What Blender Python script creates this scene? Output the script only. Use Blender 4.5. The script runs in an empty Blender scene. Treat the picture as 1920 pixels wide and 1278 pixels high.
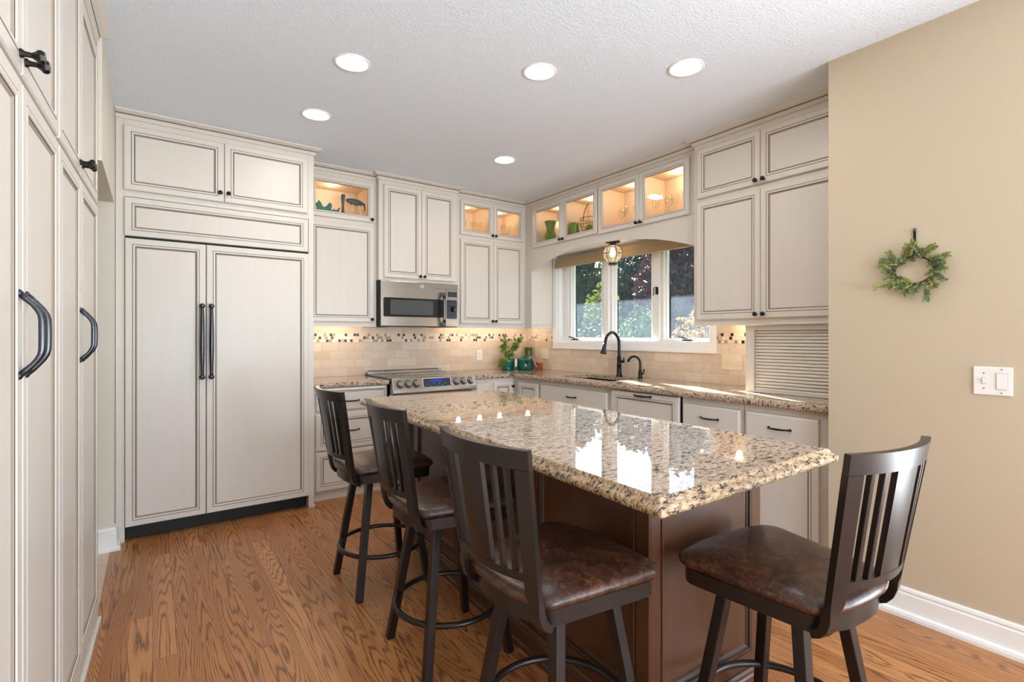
import bpy, bmesh, math, random
from mathutils import Vector, Matrix, noise as mnoise
from mathutils.geometry import tessellate_polygon
R = math.radians
PI = math.pi
scene = bpy.context.scene
COL = scene.collection

# ------------------------------------------------------------------ camera
cam_d = bpy.data.cameras.new('camera')
cam = bpy.data.objects.new('camera', cam_d)
COL.objects.link(cam)
cam.location = (0, 0, 1.28)
cam.rotation_euler = (R(90), 0, R(-35.42))
cam_d.sensor_width = 36.0
cam_d.lens = 948.0 / 1920 * 36
cam_d.shift_y = -9.7 / 1920
cam_d.clip_start = 0.02
scene.camera = cam

# ------------------------------------------------------------------ view, sky, sun, daylight
vs = scene.view_settings
vs.view_transform = 'Standard'
vs.look = 'None'
vs.gamma = 1.0
vs.use_curve_mapping = False
vs.exposure = -0.34
scene.cycles.max_bounces = 8
scene.cycles.diffuse_bounces = 5
scene.cycles.glossy_bounces = 4
scene.cycles.transparent_max_bounces = 12
scene.cycles.caustics_reflective = False
scene.cycles.caustics_refractive = False
scene.cycles.sample_clamp_indirect = 6.0
try:
    scene.cycles.use_denoising = True
except Exception:
    pass

world = bpy.data.worlds.new('sky')
scene.world = world
world.use_nodes = True
wn = world.node_tree
wn.nodes.clear()
sky = wn.nodes.new('ShaderNodeTexSky')
sky.sky_type = 'NISHITA'
sky.sun_disc = False
sky.sun_elevation = R(25.6)
sky.sun_rotation = R(27)
bg = wn.nodes.new('ShaderNodeBackground')
bg.inputs['Strength'].default_value = 0.55
wo = wn.nodes.new('ShaderNodeOutputWorld')
wn.links.new(sky.outputs[0], bg.inputs[0])
wn.links.new(bg.outputs[0], wo.inputs[0])


def light(name, kind, loc, energy, color=(1, 1, 1), parent=None, aim=None, **kw):
    d = bpy.data.lights.new(name, kind)
    d.energy = energy
    d.color = color
    for k, v in kw.items():
        setattr(d, k, v)
    o = bpy.data.objects.new(name, d)
    COL.objects.link(o)
    o.location = loc
    if aim is not None:
        o.rotation_euler = Vector(aim).to_track_quat('-Z', 'Y').to_euler()
    if parent:
        o.parent = parent
    return o


light('sun', 'SUN', (6, 8, 6), 90.0, (1.0, 0.97, 0.92), aim=(-0.94, -1.87, -1.0), angle=R(0.5))
# area lamps standing in for daylight outside invented openings out of view; sky portal at the kitchen window
light('daylight_stand_in_dining', 'AREA', (1.2, -3.72, 1.35), 100, (0.74, 0.87, 1.0), aim=(0, 1, 0), shape='RECTANGLE', size=2.6, size_y=2.0)
light('ceiling_fill_dining', 'AREA', (1.2, -3.74, 0.9), 250, (0.80, 0.90, 1.0), aim=(0, 1, 1.1), shape='RECTANGLE', size=2.6, size_y=1.0)  # upward fill lamp added to brighten the ceiling
light('daylight_stand_in_patio_door', 'AREA', (2.99, -1.25, 1.15), 80, (0.74, 0.87, 1.0), aim=(-1, 0, 0), shape='RECTANGLE', size=2.2, size_y=2.0)
light('ceiling_fill_patio_door', 'AREA', (3.0, -1.25, 0.7), 140, (0.80, 0.90, 1.0), aim=(-1, 0, 1.2), shape='RECTANGLE', size=2.2, size_y=1.0)  # second upward lamp, also added to lift the ceiling
portal = light('sky_portal', 'AREA', (3.70, 3.18, 1.65), 1, aim=(-1, 0, 0), shape='RECTANGLE', size=1.8, size_y=0.9)
portal.data.cycles.is_portal = True

# ------------------------------------------------------------------ materials
MATS = {}


def srgb(r, g, b):
    f = lambda c: (c / 255 / 12.92) if c / 255 <= 0.04045 else ((c / 255 + 0.055) / 1.055) ** 2.4
    return (f(r), f(g), f(b), 1)


class NT:
    def __init__(self, name):
        m = bpy.data.materials.new(name)
        m.use_nodes = True
        self.m = m
        self.t = m.node_tree
        self.t.nodes.clear()
        self.out = self.n('ShaderNodeOutputMaterial')
        MATS[name] = m

    def n(self, typ, **kw):
        nd = self.t.nodes.new(typ)
        for k, v in kw.items():
            setattr(nd, k, v)
        return nd

    def l(self, a, b):
        self.t.links.new(a, b)

    def val(self, sock, v):
        if hasattr(v, 'is_linked') or hasattr(v, 'links'):
            self.l(v, sock)
        else:
            sock.default_value = v

    def math(self, op, a, b=None, c=None):
        nd = self.n('ShaderNodeMath', operation=op)
        self.val(nd.inputs[0], a)
        if b is not None:
            self.val(nd.inputs[1], b)
        if c is not None:
            self.val(nd.inputs[2], c)
        return nd.outputs[0]

    def mix(self, fac, a, b, blend='MIX'):
        nd = self.n('ShaderNodeMix', data_type='RGBA', blend_type=blend)
        self.val(nd.inputs[0], fac)
        self.val(nd.inputs[6], a)
        self.val(nd.inputs[7], b)
        return nd.outputs[2]

    def ramp(self, fac, stops, interp='LINEAR'):
        nd = self.n('ShaderNodeValToRGB')
        cr = nd.color_ramp
        cr.interpolation = interp
        while len(cr.elements) < len(stops):
            cr.elements.new(0.5)
        for e, (p, c) in zip(cr.elements, stops):
            e.position = p
            e.color = c if len(c) == 4 else (*c, 1)
        self.l(fac, nd.inputs[0])
        return nd.outputs[0]

    def coords(self, scale=(1, 1, 1), kind='Object', rot=(0, 0, 0)):
        tc = self.n('ShaderNodeTexCoord')
        mp = self.n('ShaderNodeMapping')
        mp.inputs['Scale'].default_value = scale
        mp.inputs['Rotation'].default_value = rot
        self.l(tc.outputs[kind], mp.inputs[0])
        return mp.outputs[0]

    def noise(self, vec, scale=5, detail=3, rough=0.55, dist=0):
        nd = self.n('ShaderNodeTexNoise')
        self.l(vec, nd.inputs['Vector'])
        nd.inputs['Scale'].default_value = scale
        nd.inputs['Detail'].default_value = detail
        nd.inputs['Roughness'].default_value = rough
        nd.inputs['Distortion'].default_value = dist
        return nd.outputs['Fac']

    def bsdf(self, color, rough=0.5, metal=0.0, spec=0.5, bump=None, bump_s=0.2, bump_d=0.01, **kw):
        b = self.n('ShaderNodeBsdfPrincipled')
        self.val(b.inputs['Base Color'], color)
        self.val(b.inputs['Roughness'], rough)
        self.val(b.inputs['Metallic'], metal)
        b.inputs['Specular IOR Level'].default_value = spec
        for k, v in kw.items():
            self.val(b.inputs[k], v)
        if bump is not None:
            bp = self.n('ShaderNodeBump')
            bp.inputs['Strength'].default_value = bump_s
            bp.inputs['Distance'].default_value = bump_d
            self.l(bump, bp.inputs['Height'])
            self.l(bp.outputs[0], b.inputs['Normal'])
        self.l(b.outputs[0], self.out.inputs[0])
        return b


def plain(name, col, rough=0.5, metal=0.0, spec=0.5, var=0.0, vscale=8, **kw):
    t = NT(name)
    if var:
        f = t.noise(t.coords(), vscale, 3)
        c = t.mix(f, tuple(x * (1 - var) for x in col[:3]) + (1,), tuple(min(1, x * (1 + var)) for x in col[:3]) + (1,))
    else:
        c = col
    t.bsdf(c, rough, metal, spec, **kw)
    return t.m


def emit(name, col, strength):
    t = NT(name)
    e = t.n('ShaderNodeEmission')
    e.inputs[0].default_value = col
    e.inputs[1].default_value = strength
    t.l(e.outputs[0], t.out.inputs[0])
    return t.m


# painted, glazed cabinet finish: faint vertical brush variation
t = NT('cabinet_paint')
f = t.noise(t.coords((14, 14, 1.2)), 2.0, 3)
PAINT = t.bsdf(t.mix(f, srgb(212, 205, 195), srgb(219, 212, 203)), 0.38, 0, 0.45)
plain("glaze", srgb(58, 46, 38), 0.6)
plain('glaze_soft', srgb(160, 146, 130), 0.5)
plain('cabinet_inside', srgb(226, 206, 182), 0.5)
plain('trim_white', srgb(240, 239, 236), 0.35)
plain('window_white', srgb(250, 250, 250), 0.35)
plain('bronze', srgb(40, 34, 32), 0.35, 0.6, 0.5, var=0.2, vscale=30)
plain('lantern_bronze', srgb(84, 54, 44), 0.4, 0.6)
plain('black_pull', srgb(78, 80, 86), 0.27, 0.9, 0.5)
plain('black', srgb(12, 12, 12), 0.6)
plain('black_gloss', srgb(10, 10, 11), 0.08)
plain('dark_glass', srgb(34, 36, 38), 0.08)
plain('screen_glass', srgb(74, 78, 80), 0.15)
plain('panel_navy', srgb(44, 52, 66), 0.25)
plain('faucet_black', srgb(30, 33, 38), 0.28, 0.5)
plain('copper', srgb(226, 152, 110), 0.28, 1.0)
plain('wall_plate', srgb(236, 233, 228), 0.35)
plain('plate_beige', srgb(230, 214, 190), 0.4)
plain('plate_ink', srgb(120, 112, 106), 0.5)
plain('teal_glaze', srgb(10, 104, 84), 0.12, var=0.25, vscale=20)
plain('teal_dark', srgb(20, 84, 74), 0.15, var=0.4, vscale=25)
plain('teal_paint', srgb(24, 120, 118), 0.4)
plain('slate_blue', srgb(70, 92, 96), 0.35, var=0.2)
plain('green_glass', srgb(120, 170, 70), 0.1, **{'Transmission Weight': 0.45})
plain('olive_bottle', srgb(86, 104, 52), 0.12, **{'Transmission Weight': 0.3})
plain('cream_ceramic', srgb(236, 228, 205), 0.25)
plain('wire_metal', srgb(120, 104, 84), 0.4, 0.8)
plain('terracotta', srgb(160, 96, 62), 0.8)
plain('sink_black', srgb(18, 19, 22), 0.35)
plain('soil', srgb(50, 36, 26), 0.9)
emit('lamp_disc', (1.0, 0.97, 0.93, 1), 110.0)
emit('bulb', (1.0, 0.78, 0.5, 1), 14.0)
emit('puck_glow', (1.0, 0.82, 0.58, 1), 8.0)
emit('display_blue', (0.05, 0.12, 0.45, 1), 0.9)
emit('display_text', (0.35, 0.55, 1.0, 1), 0.8)

# stainless: brushed across
t = NT('stainless')
f = t.noise(t.coords((1.5, 1.5, 160)), 3, 3)
t.bsdf(t.mix(f, srgb(168, 164, 160), srgb(200, 196, 192)), 0.24, 1.0, bump=f, bump_s=0.04, bump_d=0.001)

# ceiling: orange peel texture
t = NT('ceiling_paint')
f = t.noise(t.coords(), 85, 3, 0.6)
t.bsdf(srgb(230, 238, 248), 0.9, 0, 0.2, bump=f, bump_s=0.55, bump_d=0.008)

t = NT('wall_beige')
f = t.noise(t.coords(), 180, 2)
t.bsdf(srgb(195, 180, 156), 0.75, 0, 0.25, bump=f, bump_s=0.08, bump_d=0.002)
t = NT('wall_pale')
f = t.noise(t.coords(), 180, 2)
t.bsdf(srgb(218, 212, 198), 0.75, 0, 0.25, bump=f, bump_s=0.08, bump_d=0.002)

# oak strip floor, boards along Y
t = NT('oak_floor')
tc = t.n('ShaderNodeTexCoord')
sep = t.n('ShaderNodeSeparateXYZ')
t.l(tc.outputs['Object'], sep.inputs[0])
W = 0.083
col = t.math('FLOOR', t.math('DIVIDE', sep.outputs[0], W))
wnz = t.n('ShaderNodeTexWhiteNoise', noise_dimensions='1D')
t.l(col, wnz.inputs['W'])
ysh = t.math('ADD', sep.outputs[1], t.math('MULTIPLY', wnz.outputs['Value'], 3.7))
row = t.math('FLOOR', t.math('DIVIDE', ysh, 1.15))
wn2 = t.n('ShaderNodeTexWhiteNoise', noise_dimensions='2D')
cmb = t.n('ShaderNodeCombineXYZ')
t.l(col, cmb.inputs[0]); t.l(row, cmb.inputs[1])
t.l(cmb.outputs[0], wn2.inputs['Vector'])
rnd = wn2.outputs['Value']
gx = t.math('ADD', t.math('MULTIPLY', sep.outputs[0], 8.0), t.math('MULTIPLY', rnd, 57.0))
gy = t.math('ADD', t.math('MULTIPLY', sep.outputs[1], 0.5), t.math('MULTIPLY', rnd, 31.0))
gv = t.n('ShaderNodeCombineXYZ')
t.l(gx, gv.inputs[0]); t.l(gy, gv.inputs[1]); t.l(t.math('MULTIPLY', rnd, 9.0), gv.inputs[2])
g1 = t.noise(gv.outputs[0], 1.0, 2.2, 0.36, 0.2)
ringfreq = t.math('ADD', 150.0, t.math('MULTIPLY', wn2.outputs['Color'], 170.0))
fb = t.n('ShaderNodeCombineXYZ')
t.l(t.math('MULTIPLY', sep.outputs[0], 130.0), fb.inputs[0]); t.l(t.math('MULTIPLY', sep.outputs[1], 5.0), fb.inputs[1]); t.l(t.math('MULTIPLY', rnd, 20.0), fb.inputs[2])
fib = t.noise(fb.outputs[0], 1.0, 2, 0.6)
w = t.math('SINE', t.math('ADD', t.math('MULTIPLY', g1, ringfreq), t.math('MULTIPLY', fib, 5.0)))
w = t.math('MULTIPLY_ADD', w, 0.5, 0.5)
line = t.math('POWER', w, 3.2)
pv = t.n('ShaderNodeCombineXYZ')
t.l(t.math('MULTIPLY', sep.outputs[0], 420.0), pv.inputs[0]); t.l(t.math('MULTIPLY', sep.outputs[1], 9.0), pv.inputs[1])
pores = t.noise(pv.outputs[0], 1.0, 2, 0.6)
pm = t.ramp(pores, [(0.38, (0, 0, 0)), (0.62, (1, 1, 1))])
base = t.ramp(rnd, [(0.0, srgb(178, 116, 66)), (0.35, srgb(198, 136, 82)), (0.7, srgb(186, 124, 72)), (1.0, srgb(212, 150, 96))])
broad = t.noise(gv.outputs[0], 0.5, 2)
base = t.mix(t.math('MULTIPLY', broad, 0.35), base, srgb(160, 98, 54))
linefac = t.math('MULTIPLY', line, t.math('MULTIPLY_ADD', pm, 0.6, 0.4))
c = t.mix(linefac, base, srgb(82, 46, 24))
c = t.mix(t.math('MULTIPLY', t.math('SUBTRACT', 1.0, pm), 0.14), c, srgb(100, 58, 30))
fx = t.math('FRACT', t.math('DIVIDE', sep.outputs[0], W))
ex = t.math('MINIMUM', fx, t.math('SUBTRACT', 1.0, fx))
fy = t.math('FRACT', t.math('DIVIDE', ysh, 1.15))
ey = t.math('MULTIPLY', t.math('MINIMUM', fy, t.math('SUBTRACT', 1.0, fy)), 1.15 / W)
seam = t.math('LESS_THAN', t.math('MINIMUM', ex, ey), 0.012)
c = t.mix(t.math('MULTIPLY', seam, 0.55), c, srgb(70, 38, 20))
t.bsdf(c, 0.3, 0, 0.45, bump=linefac, bump_s=0.1, bump_d=-0.002)

# hall tile
t = NT('hall_tile')
v = t.coords()
f = t.noise(v, 9, 4)
br = t.n('ShaderNodeTexBrick')
t.l(v, br.inputs['Vector'])
br.offset = 0.0
for k, x in (('Scale', 1.0), ('Mortar Size', 0.004), ('Brick Width', 0.33), ('Row Height', 0.33)):
    br.inputs[k].default_value = x
br.inputs['Color1'].default_value = srgb(214, 190, 168)
br.inputs['Color2'].default_value = srgb(224, 202, 180)
br.inputs['Mortar'].default_value = srgb(176, 160, 144)
t.bsdf(t.mix(t.math('MULTIPLY', f, 0.3), br.outputs['Color'], srgb(190, 160, 134)), 0.4)


def tile_mat(name, ax):
    t = NT(name)
    tc = t.n('ShaderNodeTexCoord')
    s = t.n('ShaderNodeSeparateXYZ')
    t.l(tc.outputs['Object'], s.inputs[0])
    cb = t.n('ShaderNodeCombineXYZ')
    t.l(s.outputs[ax], cb.inputs[0])
    t.l(t.math('SUBTRACT', s.outputs[2], 0.914), cb.inputs[1])
    br = t.n('ShaderNodeTexBrick')
    t.l(cb.outputs[0], br.inputs['Vector'])
    for k, x in (('Scale', 1.0), ('Mortar Size', 0.0018), ('Mortar Smooth', 0.4), ('Brick Width', 0.152), ('Row Height', 0.076), ('Bias', 0.0)):
        br.inputs[k].default_value = x
    br.inputs['Color1'].default_value = srgb(214, 194, 172)
    br.inputs['Color2'].default_value = srgb(232, 218, 202)
    br.inputs['Mortar'].default_value = srgb(196, 178, 158)
    f = t.noise(tc.outputs['Object'], 14, 5, 0.6)
    f2 = t.noise(tc.outputs['Object'], 60, 3, 0.6)
    c = t.mix(t.math('MULTIPLY', f, 0.45), br.outputs['Color'], srgb(206, 178, 152))
    c = t.mix(t.ramp(f2, [(0.60, (0, 0, 0)), (0.72, (0.5, 0.5, 0.5))]), c, srgb(180, 150, 124))
    h = t.math('SUBTRACT', t.math('MULTIPLY', f2, 0.25), br.outputs['Fac'])
    t.bsdf(c, 0.45, 0, 0.4, bump=h, bump_s=0.5, bump_d=0.002)


tile_mat('tile_x', 0)
tile_mat('tile_y', 1)


def mosaic_mat(name, ax):
    t = NT(name)
    tc = t.n('ShaderNodeTexCoord')
    s = t.n('ShaderNodeSeparateXYZ')
    t.l(tc.outputs['Object'], s.inputs[0])
    q = 0.0801 / 3
    zz = t.math('DIVIDE', t.math('SUBTRACT', s.outputs[2], 1.222), q)
    rw = t.math('FLOOR', zz)
    xx = t.math('DIVIDE', t.math('ADD', s.outputs[ax], t.math('MULTIPLY', rw, 0.011)), q)
    cb = t.n('ShaderNodeCombineXYZ')
    t.l(t.math('FLOOR', xx), cb.inputs[0]); t.l(rw, cb.inputs[1])
    wz = t.n('ShaderNodeTexWhiteNoise', noise_dimensions='2D')
    t.l(cb.outputs[0], wz.inputs['Vector'])
    c = t.ramp(wz.outputs['Value'], [(0.0, srgb(34, 28, 26)), (0.11, srgb(34, 28, 26)), (0.115, srgb(150, 130, 116)), (0.30, srgb(168, 148, 130)),
                                    (0.305, srgb(226, 208, 188)), (0.62, srgb(236, 222, 206)), (0.63, srgb(206, 170, 140)), (0.70, srgb(240, 230, 218)), (1.0, srgb(224, 206, 186))])
    fx = t.math('FRACT', xx); fz = t.math('FRACT', zz)
    e = t.math('MINIMUM', t.math('MINIMUM', fx, t.math('SUBTRACT', 1.0, fx)), t.math('MINIMUM', fz, t.math('SUBTRACT', 1.0, fz)))
    g = t.math('LESS_THAN', e, 0.07)
    t.bsdf(t.mix(g, c, srgb(214, 196, 176)), 0.3, 0, 0.45, bump=g, bump_s=0.4, bump_d=-0.002)


mosaic_mat('mosaic_x', 0)
mosaic_mat('mosaic_y', 1)


def granite(name, warm=0.0, rough=0.05, rot=0.0, bump=False):
    t = NT(name)
    n1 = t.noise(t.coords((34, 82, 76), rot=(0, 0, rot)), 1.0, 4, 0.65, 0.5)
    n2 = t.noise(t.coords((64, 120, 110), rot=(0, 0, rot)), 1.0, 3, 0.6, 0.4)
    n3 = t.noise(t.coords((4, 6, 6)), 1.0, 3)
    n4 = t.noise(t.coords((46, 96, 90), rot=(0, 0, rot + 0.3)), 1.3, 4, 0.62, 0.5)
    n5 = t.noise(t.coords((90, 90, 90)), 1.0, 2)
    mixc = lambda a, b: tuple(x * (1 - warm) + y * warm for x, y in zip(a, b))
    cream, tan = mixc(srgb(220, 202, 186), srgb(196, 168, 122)), mixc(srgb(196, 172, 148), srgb(170, 128, 80))
    grey, rust, dark = mixc(srgb(150, 132, 120), srgb(122, 94, 62)), mixc(srgb(124, 94, 74), srgb(104, 70, 42)), srgb(50, 40, 38)
    c = t.mix(n3, cream, tan)
    c = t.mix(t.ramp(n5, [(0.5, (0, 0, 0)), (0.8, (0.6, 0.6, 0.6))]), c, srgb(226, 214, 200) if warm < .5 else srgb(204, 182, 140))
    c = t.mix(t.ramp(n4, [(0.48, (0, 0, 0)), (0.62, (0.8, 0.8, 0.8))]), c, grey)
    c = t.mix(t.ramp(n2, [(0.54, (0, 0, 0)), (0.64, (0.8, 0.8, 0.8))]), c, rust)
    c = t.mix(t.ramp(n1, [(0.535, (0, 0, 0)), (0.605, (1, 1, 1))]), c, dark)
    if bump:
        t.bsdf(c, rough, 0, 0.5, bump=n4, bump_s=0.6, bump_d=0.006)
    else:
        t.bsdf(c, rough, 0, 0.5)


granite('granite_top', 0.22, 0.02, R(6))
granite('granite_edge', 0.68, 0.12, R(6), True)
granite('granite_counter', 0.1, 0.05, R(70))
granite('granite_counter_edge', 0.25, 0.2, R(70), True)

# stained island wood
t = NT('island_wood')
f = t.noise(t.coords((26, 26, 1.6)), 1.2, 4, 0.6)
f2 = t.noise(t.coords((2.2, 2.2, 1.2)), 1.0, 2)
c = t.mix(f, srgb(70, 42, 27), srgb(98, 62, 41))
c = t.mix(t.math('MULTIPLY', f2, 0.5), c, srgb(58, 38, 28))
t.bsdf(c, 0.32, 0, 0.5, bump=f, bump_s=0.04, bump_d=0.002)
plain('island_glaze', srgb(28, 18, 13), 0.5)

# stool frame and leather
t = NT('stool_metal')
f = t.noise(t.coords(), 260, 2)
t.bsdf(srgb(44, 36, 33), 0.30, 0.45, 0.5, bump=f, bump_s=0.06, bump_d=0.001)
t = NT('stool_leather')
v = t.coords()
f = t.noise(v, 16, 5, 0.68, 0.6)
f2 = t.noise(v, 60, 4, 0.6, 1.0)
c = t.ramp(f, [(0.34, srgb(36, 22, 17)), (0.50, srgb(54, 32, 23)), (0.70, srgb(92, 56, 38))])
c = t.mix(t.ramp(f2, [(0.50, (0, 0, 0)), (0.70, (0.5, 0.5, 0.5))]), c, srgb(124, 80, 54))
t.bsdf(c, 0.34, 0, 0.5, bump=f2, bump_s=0.12, bump_d=0.002)

# roman shade weave
t = NT('shade_weave')
f = t.noise(t.coords((10, 10, 260)), 2, 2)
c = t.mix(f, srgb(150, 126, 96), srgb(184, 160, 126))
t.bsdf(c, 0.8, bump=f, bump_s=0.3, bump_d=0.002)


def glass(name, tint=(1, 1, 1, 1), ior=1.45, wav=0.0, rough=0.0):
    t = NT(name)
    tr = t.n('ShaderNodeBsdfTransparent')
    tr.inputs[0].default_value = tint
    gl = t.n('ShaderNodeBsdfGlossy')
    gl.inputs['Roughness'].default_value = rough
    fr = t.n('ShaderNodeFresnel')
    fr.inputs[0].default_value = ior
    if wav:
        bp = t.n('ShaderNodeBump')
        bp.inputs['Strength'].default_value = wav
        bp.inputs['Distance'].default_value = 0.01
        t.l(t.noise(t.coords(), 24, 2), bp.inputs['Height'])
        t.l(bp.outputs[0], gl.inputs['Normal'])
        t.l(bp.outputs[0], fr.inputs['Normal'])
    mx = t.n('ShaderNodeMixShader')
    geo = t.n('ShaderNodeNewGeometry')
    t.l(t.math('MULTIPLY', fr.outputs[0], t.math('SUBTRACT', 1.0, geo.outputs['Backfacing'])), mx.inputs[0]); t.l(tr.outputs[0], mx.inputs[1]); t.l(gl.outputs[0], mx.inputs[2])
    t.l(mx.outputs[0], t.out.inputs[0])
    return t, mx


glass('clear_glass', (0.97, 0.98, 0.97, 1))
t, mx = glass('lantern_glass', (0.97, 0.95, 0.92, 1))
tl = t.n('ShaderNodeBsdfTranslucent')
tl.inputs[0].default_value = (1.0, 0.92, 0.84, 1)
m2 = t.n('ShaderNodeMixShader')
m2.inputs[0].default_value = 0.22
t.l(mx.outputs[0], m2.inputs[1]); t.l(tl.outputs[0], m2.inputs[2])
t.l(m2.outputs[0], t.out.inputs[0])
glass('seeded_glass', (0.97, 0.96, 0.93, 1), 1.45, 0.05)
# window pane with a film of dust and dried drops: shows only where the sun strikes it
t, mx = glass('window_glass', (0.96, 0.97, 0.97, 1))
tl = t.n('ShaderNodeBsdfTranslucent')
tl.inputs[0].default_value = (0.58, 0.74, 0.92, 1)
vor = t.n('ShaderNodeTexVoronoi')
vor.inputs['Scale'].default_value = 150
t.l(t.coords(), vor.inputs['Vector'])
dots = t.ramp(vor.outputs['Distance'], [(0.12, (1, 1, 1)), (0.34, (0, 0, 0))])
sm = t.noise(t.coords((1, 2.2, 1.4)), 4, 4, 0.6, 0.8)
film = t.math('ADD', t.math('MULTIPLY', dots, 0.045), t.math('MULTIPLY_ADD', sm, 0.035, 0.006))
m2 = t.n('ShaderNodeMixShader')
t.l(film, m2.inputs[0]); t.l(mx.outputs[0], m2.inputs[1]); t.l(tl.outputs[0], m2.inputs[2])
t.l(m2.outputs[0], t.out.inputs[0])


def leaf(name, c1, c2, scale=6, trans=0.35):
    t = NT(name)
    f = t.noise(t.coords(), scale, 2)
    c = t.mix(t.ramp(f, [(0.35, (0, 0, 0)), (0.65, (1, 1, 1))]), c1, c2)
    d = t.n('ShaderNodeBsdfPrincipled')
    t.l(c, d.inputs['Base Color'])
    d.inputs['Roughness'].default_value = 0.5
    tl = t.n('ShaderNodeBsdfTranslucent')
    t.l(c, tl.inputs[0])
    mx = t.n('ShaderNodeMixShader')
    mx.inputs[0].default_value = trans
    t.l(d.outputs[0], mx.inputs[1]); t.l(tl.outputs[0], mx.inputs[2])
    t.l(mx.outputs[0], t.out.inputs[0])


leaf('leaf_succulent', srgb(96, 140, 48), srgb(172, 196, 96), 30)
leaf('leaf_wreath', srgb(116, 130, 66), srgb(166, 172, 96), 26)
leaf('leaf_wreath_deep', srgb(92, 116, 80), srgb(128, 146, 96), 26)
leaf('leaf_dark', srgb(26, 42, 24), srgb(44, 66, 32), 2, .12)
leaf('leaf_yellow', srgb(60, 80, 28), srgb(112, 120, 44), 2, .22)
leaf('leaf_plum', srgb(44, 20, 28), srgb(68, 30, 38), 2, .15)
leaf('leaf_mid', srgb(36, 62, 34), srgb(66, 94, 46), 2, .2)
leaf('leaf_autumn', srgb(84, 84, 34), srgb(170, 116, 50), 5, .25)
plain('stem_green', srgb(78, 84, 44), 0.6)
plain('stem_brown', srgb(70, 54, 40), 0.8)
plain('bark', srgb(62, 50, 42), 0.9)
plain('lawn', srgb(48, 66, 36), 0.9, var=0.3, vscale=3)
plain('eave_white', srgb(230, 228, 222), 0.6)


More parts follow.
